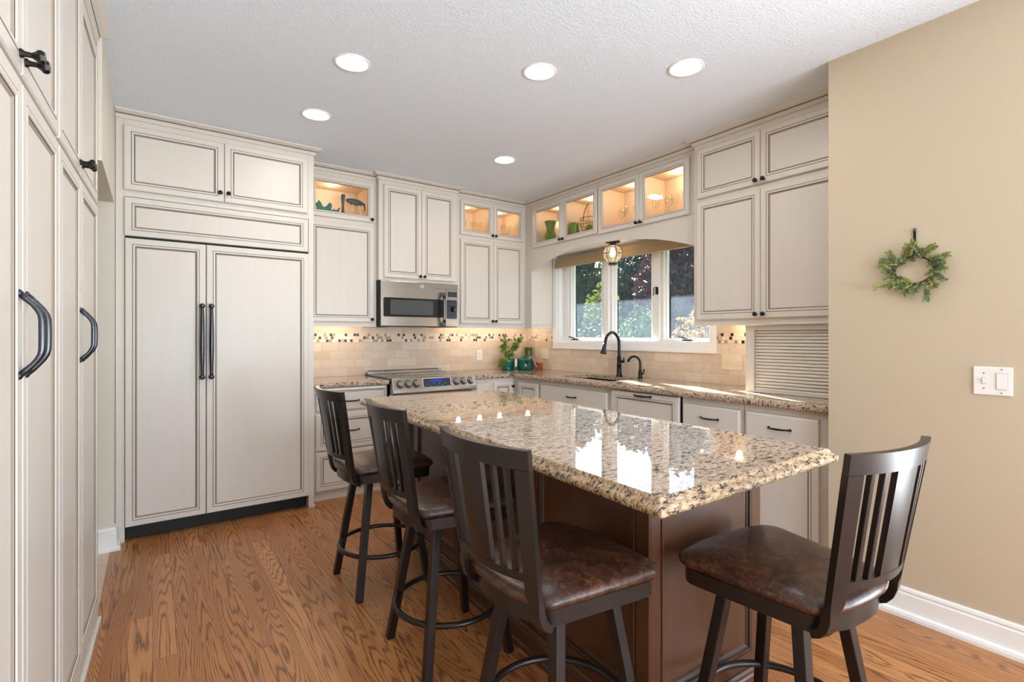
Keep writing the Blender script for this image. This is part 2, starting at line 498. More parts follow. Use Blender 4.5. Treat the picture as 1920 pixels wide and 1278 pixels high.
# ------------------------------------------------------------------ mesh builder
class MB:
    def __init__(self):
        self.v = []; self.f = []; self.m = []; self.merge = False

    def add(self, vs, fs, mat=0):
        b = len(self.v)
        self.v += [tuple(x) for x in vs]
        for q in fs:
            self.f.append([b + i for i in q]); self.m.append(mat)
        return self

    def box(self, x0, x1, y0, y1, z0, z1, mat=0):
        x0, x1 = min(x0, x1), max(x0, x1); y0, y1 = min(y0, y1), max(y0, y1); z0, z1 = min(z0, z1), max(z0, z1)
        vs = [(x, y, z) for z in (z0, z1) for y in (y0, y1) for x in (x0, x1)]
        return self.add(vs, [(0, 2, 3, 1), (4, 5, 7, 6), (0, 1, 5, 4), (2, 6, 7, 3), (0, 4, 6, 2), (1, 3, 7, 5)], mat)

    def prism(self, poly, axis, a0, a1, mat=0):
        """polygon in the plane normal to axis, extruded a0..a1; poly holds the two other coordinates in xyz order"""
        def pt(p, a):
            q = list(p); q.insert(axis, a); return q
        n = len(poly)
        vs = [pt(p, a0) for p in poly] + [pt(p, a1) for p in poly]
        fs = [list(range(n))[::-1], list(range(n, 2 * n))] + [(i, (i + 1) % n, n + (i + 1) % n, n + i) for i in range(n)]
        return self.add(vs, fs, mat)

    def frame(self, pts):
        """parallel transport frames of a path"""
        T = []
        n = len(pts)
        for i in range(n):
            a = pts[max(i - 1, 0)]; b = pts[min(i + 1, n - 1)]
            T.append((b - a).normalized())
        up = Vector((0, 0, 1)) if abs(T[0].z) < 0.9 else Vector((1, 0, 0))
        u = T[0].cross(up).normalized()
        out = []
        for i in range(n):
            u = (u - T[i] * u.dot(T[i])).normalized()
            out.append((u, T[i].cross(u)))
        return out

    def tube(self, pts, r, seg=8, mat=0, closed=False, caps=True):
        pts = [Vector(p) for p in pts]
        n = len(pts)
        rs = r if isinstance(r, (list, tuple)) else [r] * n
        if closed:
            fr = []
            T0 = None
            for i in range(n):
                tg = (pts[(i + 1) % n] - pts[i - 1]).normalized()
                up = Vector((0, 0, 1)) if abs(tg.z) < 0.9 else Vector((1, 0, 0))
                u = tg.cross(up).normalized()
                fr.append((u, tg.cross(u)))
        else:
            fr = self.frame(pts)
        vs = []
        for p, (u, w), rr in zip(pts, fr, rs):
            for k in range(seg):
                a = 2 * PI * k / seg
                vs.append(p + u * (rr * math.cos(a)) + w * (rr * math.sin(a)))
        fs = []
        for i in range(n if closed else n - 1):
            j = (i + 1) % n
            for k in range(seg):
                k2 = (k + 1) % seg
                fs.append((i * seg + k, i * seg + k2, j * seg + k2, j * seg + k))
        if caps and not closed:
            fs.append(list(range(seg))[::-1]); fs.append([(n - 1) * seg + k for k in range(seg)])
        return self.add(vs, fs, mat)

    def bar(self, pts, side, w, d, mat=0):
        """rectangular bar along pts; side = lateral unit vector(s); w across side, d across the other direction"""
        pts = [Vector(p) for p in pts]
        n = len(pts)
        sd = side if isinstance(side, list) else [Vector(side)] * n
        vs = []
        for i, p in enumerate(pts):
            tg = (pts[min(i + 1, n - 1)] - pts[max(i - 1, 0)]).normalized()
            s = Vector(sd[i]); s = (s - tg * s.dot(tg)).normalized()
            o = tg.cross(s)
            ww = w[i] if isinstance(w, list) else w
            for a, b in ((-1, -1), (1, -1), (1, 1), (-1, 1)):
                vs.append(p + s * (a * ww / 2) + o * (b * d / 2))
        fs = [(0, 3, 2, 1), tuple((n - 1) * 4 + k for k in range(4))]
        for i in range(n - 1):
            for k in range(4):
                k2 = (k + 1) % 4
                fs.append((i * 4 + k, i * 4 + k2, i * 4 + 4 + k2, i * 4 + 4 + k))
        return self.add(vs, fs, mat)

    def lathe(self, prof, loc=(0, 0, 0), axis=(0, 0, 1), seg=20, mat=0, sx=1.0, caps=True):
        """prof = [(radius, height)] along axis"""
        self.merge = True
        q = Vector(axis).normalized().to_track_quat('Z', 'Y').to_matrix()
        loc = Vector(loc)
        vs = []
        for r, h in prof:
            for k in range(seg):
                a = 2 * PI * k / seg
                vs.append(loc + q @ Vector((r * math.cos(a) * sx, r * math.sin(a), h)))
        fs = []
        for i in range(len(prof) - 1):
            for k in range(seg):
                k2 = (k + 1) % seg
                fs.append((i * seg + k, i * seg + k2, (i + 1) * seg + k2, (i + 1) * seg + k))
        closed = prof[0] == prof[-1]
        if prof[0][0] > 1e-5 and not closed and caps:
            fs.append(list(range(seg))[::-1])
        if prof[-1][0] > 1e-5 and not closed and caps:
            fs.append([(len(prof) - 1) * seg + k for k in range(seg)])
        return self.add(vs, fs, mat)

    def rings(self, loops, mats, fill=None, back=None):
        """stack of equal-length closed loops, quads between successive ones"""
        n = len(loops[0])
        b = len(self.v)
        for L in loops:
            self.v += [tuple(p) for p in L]
        for i in range(len(loops) - 1):
            for k in range(n):
                k2 = (k + 1) % n
                self.f.append([b + i * n + k, b + i * n + k2, b + (i + 1) * n + k2, b + (i + 1) * n + k])
                self.m.append(mats[i])
        if fill is not None:
            self.f.append([b + (len(loops) - 1) * n + k for k in range(n)]); self.m.append(fill)
        if back is not None:
            self.f.append([b + k for k in range(n)][::-1]); self.m.append(back)
        return self

    def panel(self, x0, x1, z0, z1, yf, prof, fill=None, back=None):
        """front facing -y: prof = [(inset, depth behind yf, material of the strip that leads here)]"""
        loops = []
        for ins, dep, mt in prof:
            y = yf + dep
            loops.append([(x0 + ins, y, z0 + ins), (x1 - ins, y, z0 + ins), (x1 - ins, y, z1 - ins), (x0 + ins, y, z1 - ins)])
        return self.rings(loops, [p[2] for p in prof[1:]], fill, back)

    def build(self, name, mats, parent=None, smooth=False, bevel=0.0, sub=0, loc=None):
        me = bpy.data.meshes.new(name)
        me.from_pydata(self.v, [], self.f)
        for mt in (mats if isinstance(mats, (list, tuple)) else [mats]):
            me.materials.append(MATS[mt])
        me.polygons.foreach_set('material_index', self.m)
        bm = bmesh.new(); bm.from_mesh(me)
        if self.merge:
            bmesh.ops.remove_doubles(bm, verts=bm.verts, dist=1e-6)
        bmesh.ops.recalc_face_normals(bm, faces=bm.faces)
        bm.to_mesh(me); bm.free()
        if smooth:
            me.polygons.foreach_set('use_smooth', [True] * len(me.polygons))
        o = bpy.data.objects.new(name, me)
        COL.objects.link(o)
        if parent:
            o.parent = parent
        if loc:
            o.location = loc
        if bevel:
            md = o.modifiers.new('bevel', 'BEVEL'); md.width = bevel; md.segments = 2; md.limit_method = 'ANGLE'; md.angle_limit = R(40)
        if sub:
            md = o.modifiers.new('sub', 'SUBSURF'); md.levels = sub; md.render_levels = sub
        if smooth:
            try:
                md = o.modifiers.new('wn', 'WEIGHTED_NORMAL') if bevel else None
            except Exception:
                pass
        return o


def auto_smooth(o, ang=40):
    for e in o.data.edges:
        pass
    bm = bmesh.new(); bm.from_mesh(o.data)
    for e in bm.edges:
        if len(e.link_faces) == 2 and e.calc_face_angle(0) > R(ang):
            e.smooth = False
    for f in bm.faces:
        f.smooth = True
    bm.to_mesh(o.data); bm.free()
    return o


def tag(o, label, cat, group=None, kind=None):
    o['label'] = label; o['category'] = cat
    if group:
        o['group'] = group
    if kind:
        o['kind'] = kind
    return o


def thing(name, label, cat, loc=(0, 0, 0), rz=0.0, group=None):
    o = bpy.data.objects.new(name, None)
    o.empty_display_size = 0.05
    COL.objects.link(o)
    o.location = loc
    o.rotation_euler = (0, 0, rz)
    return tag(o, label, cat, group)


def struct(o):
    o['kind'] = 'structure'
    return o


def part_label(o, s):
    o['label'] = s
    return o


def copy_tree(o, parent=None):
    c = o.copy(); COL.objects.link(c)
    if parent:
        c.parent = parent
    for ch in list(o.children):
        copy_tree(ch, c)
    return c


# ------------------------------------------------------------------ setting
CZ = 2.675          # ceiling
YB = 4.63           # wall behind the range
XW = 3.50           # wall with the window
XP = 2.805          # wall with the wreath
CT = 0.914          # counter top

struct(MB().box(-0.205, 3.62, -3.6, 4.75, -0.06, 0).build('floor', 'oak_floor'))
struct(MB().box(-2.3, -0.206, -3.6, 4.75, -0.06, 0).build('floor_hall', 'hall_tile'))
struct(MB().box(-2.3, 3.72, -3.6, 4.75, CZ, CZ + 0.12).build('ceiling', 'ceiling_paint'))
struct(MB().box(-2.3, 3.62, YB, YB + 0.12, 0, CZ).build('wall_back', 'wall_pale'))
m = MB()
wy0, wy1, wz0, wz1 = 2.28, 4.083, 1.215, 2.09
m.box(XW, XW + 0.14, 1.164, wy0, 0, CZ).box(XW, XW + 0.14, wy1, YB, 0, CZ)
m.box(XW, XW + 0.14, wy0, wy1, 0, wz0).box(XW, XW + 0.14, wy0, wy1, wz1, CZ)
struct(m.build('wall_window', 'wall_pale'))
m = MB()
m.box(XP, XW + 0.14, -0.15, 1.164, 0, CZ).box(XP, XP + 0.14, -3.6, -2.35, 0, CZ).box(XP, XP + 0.14, -2.35, -0.15, 2.15, CZ).box(XP, XP + 0.14, -2.35, -0.15, 0, 0.1)
struct(m.build('wall_right', 'wall_beige'))
# left side: header over the hall opening, far jamb, dining wall, hall walls
m = MB()
m.box(-0.307, -0.187, 2.96, 3.85, 2.078, CZ)
m.box(-2.3, -0.187, 3.85, YB, 0, CZ)
struct(m.build('wall_left', 'wall_pale'))
struct(MB().box(-2.3, -0.31, 2.955, 3.02, 0, CZ).build('wall_hall', 'wall_pale'))
struct(MB().box(-2.3, -2.18, 3.02, 3.85, 0, CZ).build('wall_hall_end', 'wall_pale'))
struct(MB().box(-1.02, -0.9, -3.6, 2.95, 0, CZ).build('wall_dining', 'wall_beige'))
m = MB()
m.box(-1.02, -0.1, -3.6, -3.48, 0, CZ).box(2.5, XP, -3.6, -3.48, 0, CZ)
m.box(-0.1, 2.5, -3.6, -3.48, 0, 0.35).box(-0.1, 2.5, -3.6, -3.48, 2.35, CZ)
struct(m.build('wall_front', 'wall_beige'))
for nm, a, b in (('unseen_window', None, None),):
    m = MB()
    for x in (-0.1, 0.73, 1.60, 2.45):
        m.box(x, x + 0.05, -3.53, -3.47, 0.35, 2.35)
    m.box(-0.1, 2.5, -3.53, -3.47, 0.35, 0.41).box(-0.1, 2.5, -3.53, -3.47, 2.29, 2.35)
    struct(m.build('unseen_window', 'window_white'))  # unseen window behind the camera, invented to admit the stand-in daylight
m = MB()
for y in (-2.35, -1.29, -0.22):
    m.box(XP + .03, XP + .08, y, y + 0.07, 0.16, 2.09)
m.box(XP + .03, XP + .08, -2.35, -0.15, 0.1, 0.16).box(XP + .03, XP + .08, -2.35, -0.15, 2.09, 2.15)
struct(m.build('unseen_patio_door', 'window_white'))  # patio door frame out of view, invented for the side daylight lamp

BASE_PROF = [(0.0, 0.135), (0.006, 0.135), (0.010, 0.128), (0.012, 0.118), (0.006, 0.112), (0.013, 0.104), (0.015, 0.03), (0.028, 0.026), (0.032, 0.014), (0.032, 0.0), (0.0, 0.0)]


def sweep(mb, path, prof, mats, flip=1.0, closed_prof=True, zbase=0.0):
    """path: xy points; prof: (outward offset, z); outward = right-hand side of travel * flip"""
    P = [Vector((p[0], p[1])) for p in path]
    n = len(P)
    mit = []
    for i in range(n):
        ns = []
        if i > 0:
            d = (P[i] - P[i - 1]).normalized(); ns.append(Vector((d.y, -d.x)) * flip)
        if i < n - 1:
            d = (P[i + 1] - P[i]).normalized(); ns.append(Vector((d.y, -d.x)) * flip)
        if len(ns) == 1:
            mit.append(ns[0])
        else:
            s = (ns[0] + ns[1]); s = s / max(1e-6, s.dot(ns[0])); mit.append(s)
    k = len(prof)
    vs = []
    for i in range(n):
        for d, z in prof:
            q = P[i] + mit[i] * d
            vs.append((q.x, q.y, z + zbase))
    base = len(mb.v)
    mb.v += vs
    for i in range(n - 1):
        for j in range(k if closed_prof else k - 1):
            j2 = (j + 1) % k
            mb.f.append([base + i * k + j, base + (i + 1) * k + j, base + (i + 1) * k + j2, base + i * k + j2])
            mb.m.append(mats[j] if isinstance(mats, list) else mats)
    mb.f.append([base + j for j in range(k)]); mb.m.append(0)
    mb.f.append([base + (n - 1) * k + j for j in range(k)][::-1]); mb.m.append(0)
    return mb


m = MB(); sweep(m, [(XP, 1.15), (XP, -0.12)], BASE_PROF, 0)
struct(m.build('baseboard_right', 'trim_white'))
m = MB(); sweep(m, [(-1.2, 3.85), (-0.187, 3.85), (-0.187, 3.93)], BASE_PROF, 0)
struct(m.build('baseboard_left', 'trim_white'))

# ------------------------------------------------------------------ backsplash (tile, mosaic band)
m = MB()
m.box(0.985, XW - 0.011, YB - 0.01, YB, CT, 1.222).box(0.985, XW - 0.011, YB - 0.01, YB, 1.302, 1.37)
struct(m.build('wall_tile_back', 'tile_x'))
struct(MB().box(0.985, XW - 0.011, YB - 0.012, YB, 1.222, 1.302).build('wall_mosaic_back', 'mosaic_x'))
m = MB()
m.box(XW - 0.01, XW, 1.17, YB - 0.011, CT, 1.15).box(XW - 0.01, XW, 4.146, YB - 0.011, 1.15, 1.222).box(XW - 0.01, XW, 1.17, 2.228, 1.15, 1.222)
m.box(XW - 0.01, XW, 4.146, YB - 0.011, 1.302, 1.37).box(XW - 0.01, XW, 1.17, 2.228, 1.302, 1.37)
struct(m.build('wall_tile_side', 'tile_y'))
m = MB()
m.box(XW - 0.012, XW, 4.146, YB - 0.013, 1.222, 1.302).box(XW - 0.012, XW, 1.17, 2.228, 1.222, 1.302)
struct(m.build('wall_mosaic_side', 'mosaic_y'))

# ------------------------------------------------------------------ window over the sink
win = bpy.data.objects.new('window_1', None); COL.objects.link(win); struct(win)
m = MB()
# casing on the wall
cw = 0.062
m.box(XW - 0.018, XW, wy1, wy1 + cw, wz0, wz1 + 0.02)
m.box(XW - 0.018, XW, wy0 - cw + 0.01, wy0, wz0, wz1 + 0.02)
m.box(XW - 0.018, XW, wy0 - cw + 0.01, wy1 + cw, 1.158, wz0)
m.box(XW - 0.026, XW, wy0 - cw + 0.005, wy1 + cw + 0.005, 1.145, 1.158)
m.build('casing', 'window_white', win, bevel=0.003)
m = MB()
# jamb liner, then stepped sash bars round three panes (no coincident faces)
m.box(XW, 3.64, wy1 - 0.018, wy1, 1.236, wz1).box(XW, 3.64, wy0, wy0 + 0.018, 1.236, wz1)
m.box(XW, 3.64, wy0 + 0.018, wy1 - 0.018, wz1 - 0.018, wz1).box(XW, 3.64, wy0, wy1, wz0, 1.236)
panes = [(3.513, 3.913), (2.91, 3.333), (2.334, 2.742)]
for a, b in panes:
    loops = []
    for st, x in ((0.038, 3.60), (0.038, 3.552), (0.021, 3.552), (0.018, 3.556), (0.018, 3.568), (0.0, 3.570), (0.0, 3.60)):
        z0_, z1_ = 1.262 - st * 0.68, 2.050 + st * 0.55
        loops.append([(x, a - st, z0_), (x, b + st, z0_), (x, b + st, z1_), (x, a - st, z1_)])
    loops.append(loops[0])
    m.rings(loops, [0] * 7)
m.box(3.535, 3.62, 3.39, 3.455, 1.2362, wz1 - .0182).box(3.535, 3.62, 2.795, 2.857, 1.2362, wz1 - .0182)
for a, b in ((wy0 + 0.0185, 2.2955), (2.7805, 2.7945), (2.8575, 2.8715), (3.3715, 3.3895), (3.4555, 3.4745), (3.9515, wy1 - 0.0185)):
    m.box(3.562, 3.598, a, b, 1.2362, wz1 - .0182)
m.box(3.545, 3.5615, 3.975, 4.03, 1.2362, wz1 - .0182)
m.build('sash_frame', 'window_white', win, bevel=0.002)
for a, b in panes:
    MB().box(3.583, 3.587, a - 0.004, b + 0.004, 1.256, 2.05).build('pane', 'window_glass', win)
for y in (3.87, 2.53):
    k = MB()
    k.box(3.525, 3.55, y - 0.05, y + 0.03, 1.236, 1.25)
    k.tube([(3.53, y - 0.02, 1.25), (3.515, y, 1.262), (3.505, y + 0.035, 1.268)], 0.006, 6)
    k.lathe([(0.0, 0.0), (0.009, 0.002), (0.009, 0.012), (0, 0.016)], (3.505, y + 0.035, 1.262), seg=8)
    k.build('crank', 'black_pull', win)
k = MB()
k.box(3.531, 3.535, 2.806, 2.834, 1.635, 1.70)
k.tube([(3.529, 2.812, 1.698), (3.522, 2.818, 1.692), (3.52, 2.819, 1.64)], 0.004, 6)
k.tube([(3.529, 2.838, 1.70), (3.52, 2.842, 1.69), (3.52, 2.842, 1.645), (3.522, 2.852, 1.628)], 0.004, 6)
k.build('sash_lock', 'bronze', win)

sh = thing('roman_shade', 'folded woven tan roman shade drawn up at the top of the sink window', 'window shade', (3.47, 3.17, 2.03))
m = MB()
m.box(-0.022, 0.022, -0.885, 0.90, 0.0, 0.055)
m.build('upper_fold', 'shade_weave', sh, bevel=0.006)
m = MB()
m.box(-0.03, 0.012, -0.885, 0.90, -0.045, 0.006)
m.build('lower_fold', 'shade_weave', sh, bevel=0.006)

# outside: lawn, eave, planting
struct(MB().box(3.7, 40, -20, 40, -0.35, -0.30).build('ground', 'lawn'))
m = MB()
m.box(3.64, 4.52, 0.0, 7.0, 2.60, 2.72)
struct(m.build('roof_eave', 'eave_white'))


def foliage(center, rad, n, size, rng, mb=None):
    mb = mb or MB()
    for _ in range(n):
        while True:
            p = Vector((rng.uniform(-1, 1), rng.uniform(-1, 1), rng.uniform(-1, 1)))
            l = p.length
            if 0.35 < l < 1 or (l <= 0.35 and rng.random() < 0.15):
                break
        bump = 1 + 0.22 * mnoise.noise(p.normalized() * 2.3 + Vector(center))
        q = Vector(center) + Vector((p.x * rad[0], p.y * rad[1], p.z * rad[2])) * bump
        u = Vector((rng.gauss(0, 1), rng.gauss(0, 1), rng.gauss(0, 1))).normalized()
        w = u.cross(Vector((rng.gauss(0, 1), rng.gauss(0, 1), rng.gauss(0, 1)))).normalized()
        s = size * rng.uniform(0.6, 1.3)
        mb.add([q - u * s, q + w * s * 0.45, q + u * s, q - w * s * 0.45], [(0, 1, 2, 3)])
    return mb


rng = random.Random(5)


def tree(name, label, cat, x, y, crowns, mat, n, size, trunk=None, group=None):
    th = thing(name, label, cat, (x, y, -0.30), 0, group)
    mb = MB()
    for (cx, cy, cz, rx, ry, rz) in crowns:
        foliage((cx, cy, cz), (rx, ry, rz), n, size, rng, mb)
    mb.build('crown', mat, th)
    if trunk:
        t_ = MB()
        t_.tube([(0, 0, 0), (0.03, 0.02, trunk * 0.5), (-0.02, 0.04, trunk)], [0.09, 0.07, 0.04], 8)
        for k in range(5):
            a = k * 1.3
            t_.tube([(0, 0.03, trunk * 0.6), (0.5 * math.cos(a), 0.5 * math.sin(a), trunk * 1.0), (0.9 * math.cos(a), 0.9 * math.sin(a), trunk * 1.35)], [0.04, 0.025, 0.012], 6)
        t_.build('trunk', 'bark', th)
    return th


tree('evergreen_hedge', 'tall dark green hedge seen through the pane beside the corner cabinet', 'hedge', 10.4, 11.1,
     [(0, 0, 1.9, .75, .75, 2.3)], 'leaf_dark', 8000, 0.09)
tree('leafy_shrub', 'sunlit yellow-green shrub growing in front of the dark hedge', 'shrub', 8.2, 8.05,
     [(0, 0, 1.5, 0.45, 0.45, 1.3)], 'leaf_yellow', 2200, 0.06, 1.2)
tree('green_tree', 'dark leafy tree filling the upper middle pane beside the mullion', 'tree', 10.7, 9.3,
     [(0, 0, 2.1, .95, .95, 1.9)], 'leaf_dark', 7000, 0.10, 1.8)
tree('plum_tree', 'purple-leaved tree seen at the upper part of the middle pane', 'tree', 9.5, 7.3,
     [(0, 0, 2.55, 0.8, 0.75, 1.15), (0.1, -0.2, 3.1, 0.7, 0.7, 0.8)], 'leaf_plum', 2600, 0.075, 1.6)
tree('pale_tree', 'loose light green tree showing sky gaps in the pane next to the big wall cabinet', 'tree', 13.4, 9.0,
     [(0, 0, 2.6, 1.3, 1.2, 2.0)], 'leaf_mid', 3600, 0.10, 1.8)
tree('low_bush', 'round green bush at the foot of the middle window pane', 'shrub', 6.9, 5.85,
     [(0, 0, 1.25, 0.5, 0.5, 0.85)], 'leaf_mid', 3000, 0.045)
tree('autumn_bush', 'orange and yellow tinted bush at the foot of the pane above the socket plate', 'shrub', 7.1, 4.8,
     [(0, 0, 1.2, 0.5, 0.5, 0.85)], 'leaf_autumn', 3000, 0.045)
tree('low_bush', 'dark low bush along the sill of the pane closest to the corner', 'shrub', 7.0, 6.95,
     [(0, 0, 1.15, 0.5, 0.5, 0.78)], 'leaf_dark', 3000, 0.045)
tree('boundary_hedge', 'long clipped hedge far behind the trees outside the window', 'hedge', 16.5, 13.0,
     [(-2.6 + k * 1.05, 2.6 - k * 1.05, 2.2, .95, .95, 2.6) for k in range(-1, 4)], 'leaf_mid', 2600, 0.14)

# ------------------------------------------------------------------ cabinet helpers
PM = ['cabinet_paint', 'glaze', 'glaze_soft', 'cabinet_inside']
DOOR = [(0.0, 0.021, 0), (0.0, 0.004, 0), (0.004, 0.0, 0), (0.036, 0.0, 0), (0.0362, 0.002, 1), (0.0390, 0.002, 1), (0.0392, -0.001, 0), (0.047, -0.001, 0),
        (0.0505, 0.002, 0), (0.0515, 0.003, 1), (0.0535, 0.003, 1), (0.0540, 0.004, 2), (0.060, 0.008, 2), (0.062, 0.0085, 0)]
SLAB = [(0.0, 0.021, 0), (0.0, 0.010, 0), (0.003, 0.008, 2), (0.004, 0.006, 0), (0.014, 0.0, 0)]
GLASS = [(0.0, 0.021, 0), (0.0, 0.004, 0), (0.004, 0.0, 0), (0.036, 0.0, 0), (0.0362, 0.002, 1), (0.0390, 0.002, 1), (0.0392, -0.001, 0), (0.047, -0.001, 0),
         (0.050, 0.004, 0), (0.0505, 0.006, 1), (0.052, 0.007, 1), (0.0525, 0.021, 0)]
CROWN = [(0.0, 2.626), (0.012, 2.626), (0.012, 2.640), (0.018, 2.648), (0.019, 2.6485), (0.020, 2.6535), (0.021, 2.654), (0.026, 2.656), (0.036, 2.660), (0.046, 2.666), (0.050, 2.669), (0.052, 2.6745), (0.0, 2.6745)]
CROWN_M = [0, 0, 0, 0, 1] + [0] * 8

KNOB = [(0.0, 0.0), (0.008, 0.0), (0.0065, 0.004), (0.0055, 0.010), (0.009, 0.014), (0.0135, 0.018), (0.0145, 0.022), (0.012, 0.027), (0.0, 0.029)]


def knob(parent, x, yf, z):
    m = MB().lathe(KNOB, (x, yf, z), (0, -1, 0), 12)
    return m.build('knob', 'bronze', parent, smooth=True)


def cup_pull(parent, x, yf, z, L=0.098, vertical=False, r=0.0048, rise=0.026, mat='bronze'):
    pts = []
    n = 16
    for i in range(n + 1):
        a = i / n
        d = rise * min(1, math.sin(PI * min(1, a * 3.2) / 2) if a < 0.3125 else (math.sin(PI * min(1, (1 - a) * 3.2) / 2) if a > 0.6875 else 1.0))
        d += 0.004 * math.sin(PI * a)
        q = (a - 0.5) * L
        pts.append((x, yf - d, z + q) if vertical else (x + q, yf - d, z))
    rs = [r * (1.25 if (i < 2 or i > n - 2) else (0.9 + 0.35 * math.sin(PI * i / n))) for i in range(n + 1)]
    m = MB().tube(pts, rs, 8)
    for e in (-0.5, 0.5):
        p = (x, yf, z + e * L) if vertical else (x + e * L, yf, z)
        m.lathe([(0, 0), (0.009, 0), (0.0085, 0.003), (0.005, 0.006)], p, (0, -1, 0), 10)
    return m.build('handle', mat, parent, smooth=True)


def door(parent, x0, x1, z0, z1, yf, kx=None, kz=None, prof=DOOR, name='door'):
    o = MB().panel(x0, x1, z0, z1, yf, prof, fill=0, back=0).build(name, PM, parent)
    if kx is not None:
        knob(o, kx, yf, kz)
    return o


def glass_door(parent, x0, x1, z0, z1, yf, kx=None, kz=None, seeded=True):
    m = MB()
    m.panel(x0, x1, z0, z1, yf, GLASS)
    ins = 0.0525
    # back of the frame
    m.rings([[(x0, yf + .021, z0), (x1, yf + .021, z0), (x1, yf + .021, z1), (x0, yf + .021, z1)],
             [(x0 + ins, yf + .021, z0 + ins), (x1 - ins, yf + .021, z0 + ins), (x1 - ins, yf + .021, z1 - ins), (x0 + ins, yf + .021, z1 - ins)]], [0])
    o = m.build('door', PM, parent)
    MB().box(x0 + ins - .003, x1 - ins + .003, yf + .012, yf + .016, z0 + ins - .003, z1 - ins + .003).build('glass', 'seeded_glass' if seeded else 'clear_glass', o)
    if kx is not None:
        knob(o, kx, yf, kz)
    return o


def carcass(parent, x0, x1, y0, y1, z0, z1, opens, lip=0.0, name='body'):
    """box with open display bays; opens = [(xa, xb, za, zb)] in the front (y0 = front of the face frame)"""
    m = MB()
    if lip:
        m.box(x0, x1, y0, y0 + .02, z0, z0 + lip)
        z0 += lip
    if not opens:
        m.box(x0, x1, y0, y1, z0, z1)
        return m.build(name, PM, parent, bevel=0.0015)
    za = min(o[2] for o in opens); zb = max(o[3] for o in opens)
    if za - z0 > 0.03:
        m.box(x0, x1, y0, y1, z0, za - 0.0)
    if z1 - zb > 0.02:
        m.box(x0, x1, y0, y1, zb, z1)
    xs = sorted(opens)
    cur = x0
    for (xa, xb, _, _) in xs:
        m.box(cur, xa, y0, y1, za, zb)
        cur = xb
    m.box(cur, x1, y0, y1, za, zb)
    e = 0.003
    for (xa, xb, _, _) in xs:
        m.box(xa, xb, y1 - 0.012, y1, za, zb, 3)
        m.box(xa, xb, y0 + .02, y1 - .012, za, za + e, 3).box(xa, xb, y0 + .02, y1 - .012, zb - e, zb, 3)
        m.box(xa, xa + e, y0 + .02, y1 - .012, za + e, zb - e, 3).box(xb - e, xb, y0 + .02, y1 - .012, za + e, zb - e, 3)
    return m.build(name, PM, parent)


def crown(parent, path):
    m = MB(); sweep(m, path, CROWN, CROWN_M)
    return m.build('crown_moulding', PM, parent)


def puck(parent, x, y, z, energy=1.1):
    m = MB().lathe([(0, 0), (0.03, 0), (0.03, -0.012), (0.024, -0.014), (0.0, -0.014)], (x, y, z), (0, 0, 1), 14)
    o = m.build('puck_light', 'puck_glow', parent)
    light('puck', 'POINT', (x, y, z - 0.04), energy, (1.0, 0.77, 0.55), parent, shadow_soft_size=0.025)
    return o


def under_light(parent, x, y, z, L, energy, n=2):
    for i in range(n):
        px = x + L * ((i + .5) / n - .5)
        MB().lathe([(0, 0), (.028, 0), (.028, -.008), (.022, -.010), (0, -.010)], (px, y, z), seg=14).build('puck_light', 'puck_glow', parent)
        light('puck', 'POINT', (px, y, z - .03), energy / n, (1.0, 0.75, 0.52), parent, shadow_soft_size=0.02)


# cabinets on the back wall are built facing -y in world coordinates with the Empty at their floor/wall base
def shift(root, loc):
    """put the Empty at loc and keep its children where they were built"""
    root.location = loc
    mi = Matrix.LocRotScale(Vector(loc), root.rotation_euler.to_quaternion(), None).inverted()
    for c in root.children:
        c.matrix_parent_inverse = mi
    return root


# ------------------------------------------------------------------ refrigerator and its surround
fc = thing('refrigerator_cabinet', 'cream glazed tall surround with a pair of doors above the paneled refrigerator', 'cabinet')
m = MB()
m.box(-0.185, -0.1405, 3.945, YB - 0.002, 0.0, 2.66).box(0.9475, 0.985, 3.945, YB - 0.002, 0.0, 2.66)
m.box(-0.1405, 0.9475, 3.945, YB - 0.002, 2.147, 2.66)
m.box(0.948, 0.992, 3.938, 4.05, 0.0, 0.018).box(-0.186, -0.150, 3.935, 4.05, 0.0, 0.03)
m.build('body', PM, fc, bevel=0.0015)
door(fc, -0.144, 0.396, 2.185, 2.584, 3.922, 0.373, 2.243)
door(fc, 0.399, 0.937, 2.186, 2.588, 3.922, 0.422, 2.244)
crown(fc, [(-0.185, 3.945), (0.985, 3.945), (0.985, 4.25)][::1])
fr = thing('refrigerator', 'built-in paneled refrigerator with two tall cream doors and long dark bar handles', 'refrigerator')
m = MB().box(-0.1395, 0.9465, 3.965, YB - 0.01, 0.10, 2.14)
m.build('body', 'black', fr)
MB().box(-0.135, 0.942, 4.0, 4.03, 0.004, 0.098).box(-0.139, 0.946, 3.95, 3.99, 0.088, 0.096).build('toe_grille', 'black', fr)
door(fr, -0.141, 0.940, 1.900, 2.140, 3.922, name='grille_panel')
for x0, x1, hx in ((-0.138, 0.290, 0.267), (0.294, 0.944, 0.320)):
    d = door(fr, x0, x1, 0.097, 1.886, 3.922)
    h = MB()
    n = 18
    pts = [(hx, 3.922 - 0.034 - 0.006 * math.sin(PI * i / n), 1.005 + 0.475 * i / n) for i in range(n + 1)]
    h.tube(pts, [0.0095 + 0.0045 * math.sin(PI * i / n) for i in range(n + 1)], 10)
    for z in (1.008, 1.477):
        h.tube([(hx, 3.922, z), (hx, 3.888, z)], [0.012, 0.010], 10)
        h.lathe([(0, 0), (0.017, 0.0), (0.016, 0.006), (0.010, 0.012), (0, 0.013)], (hx, 3.886, z), (0, -1, 0), 12)
    h.build('handle', 'black_pull', d, smooth=True)

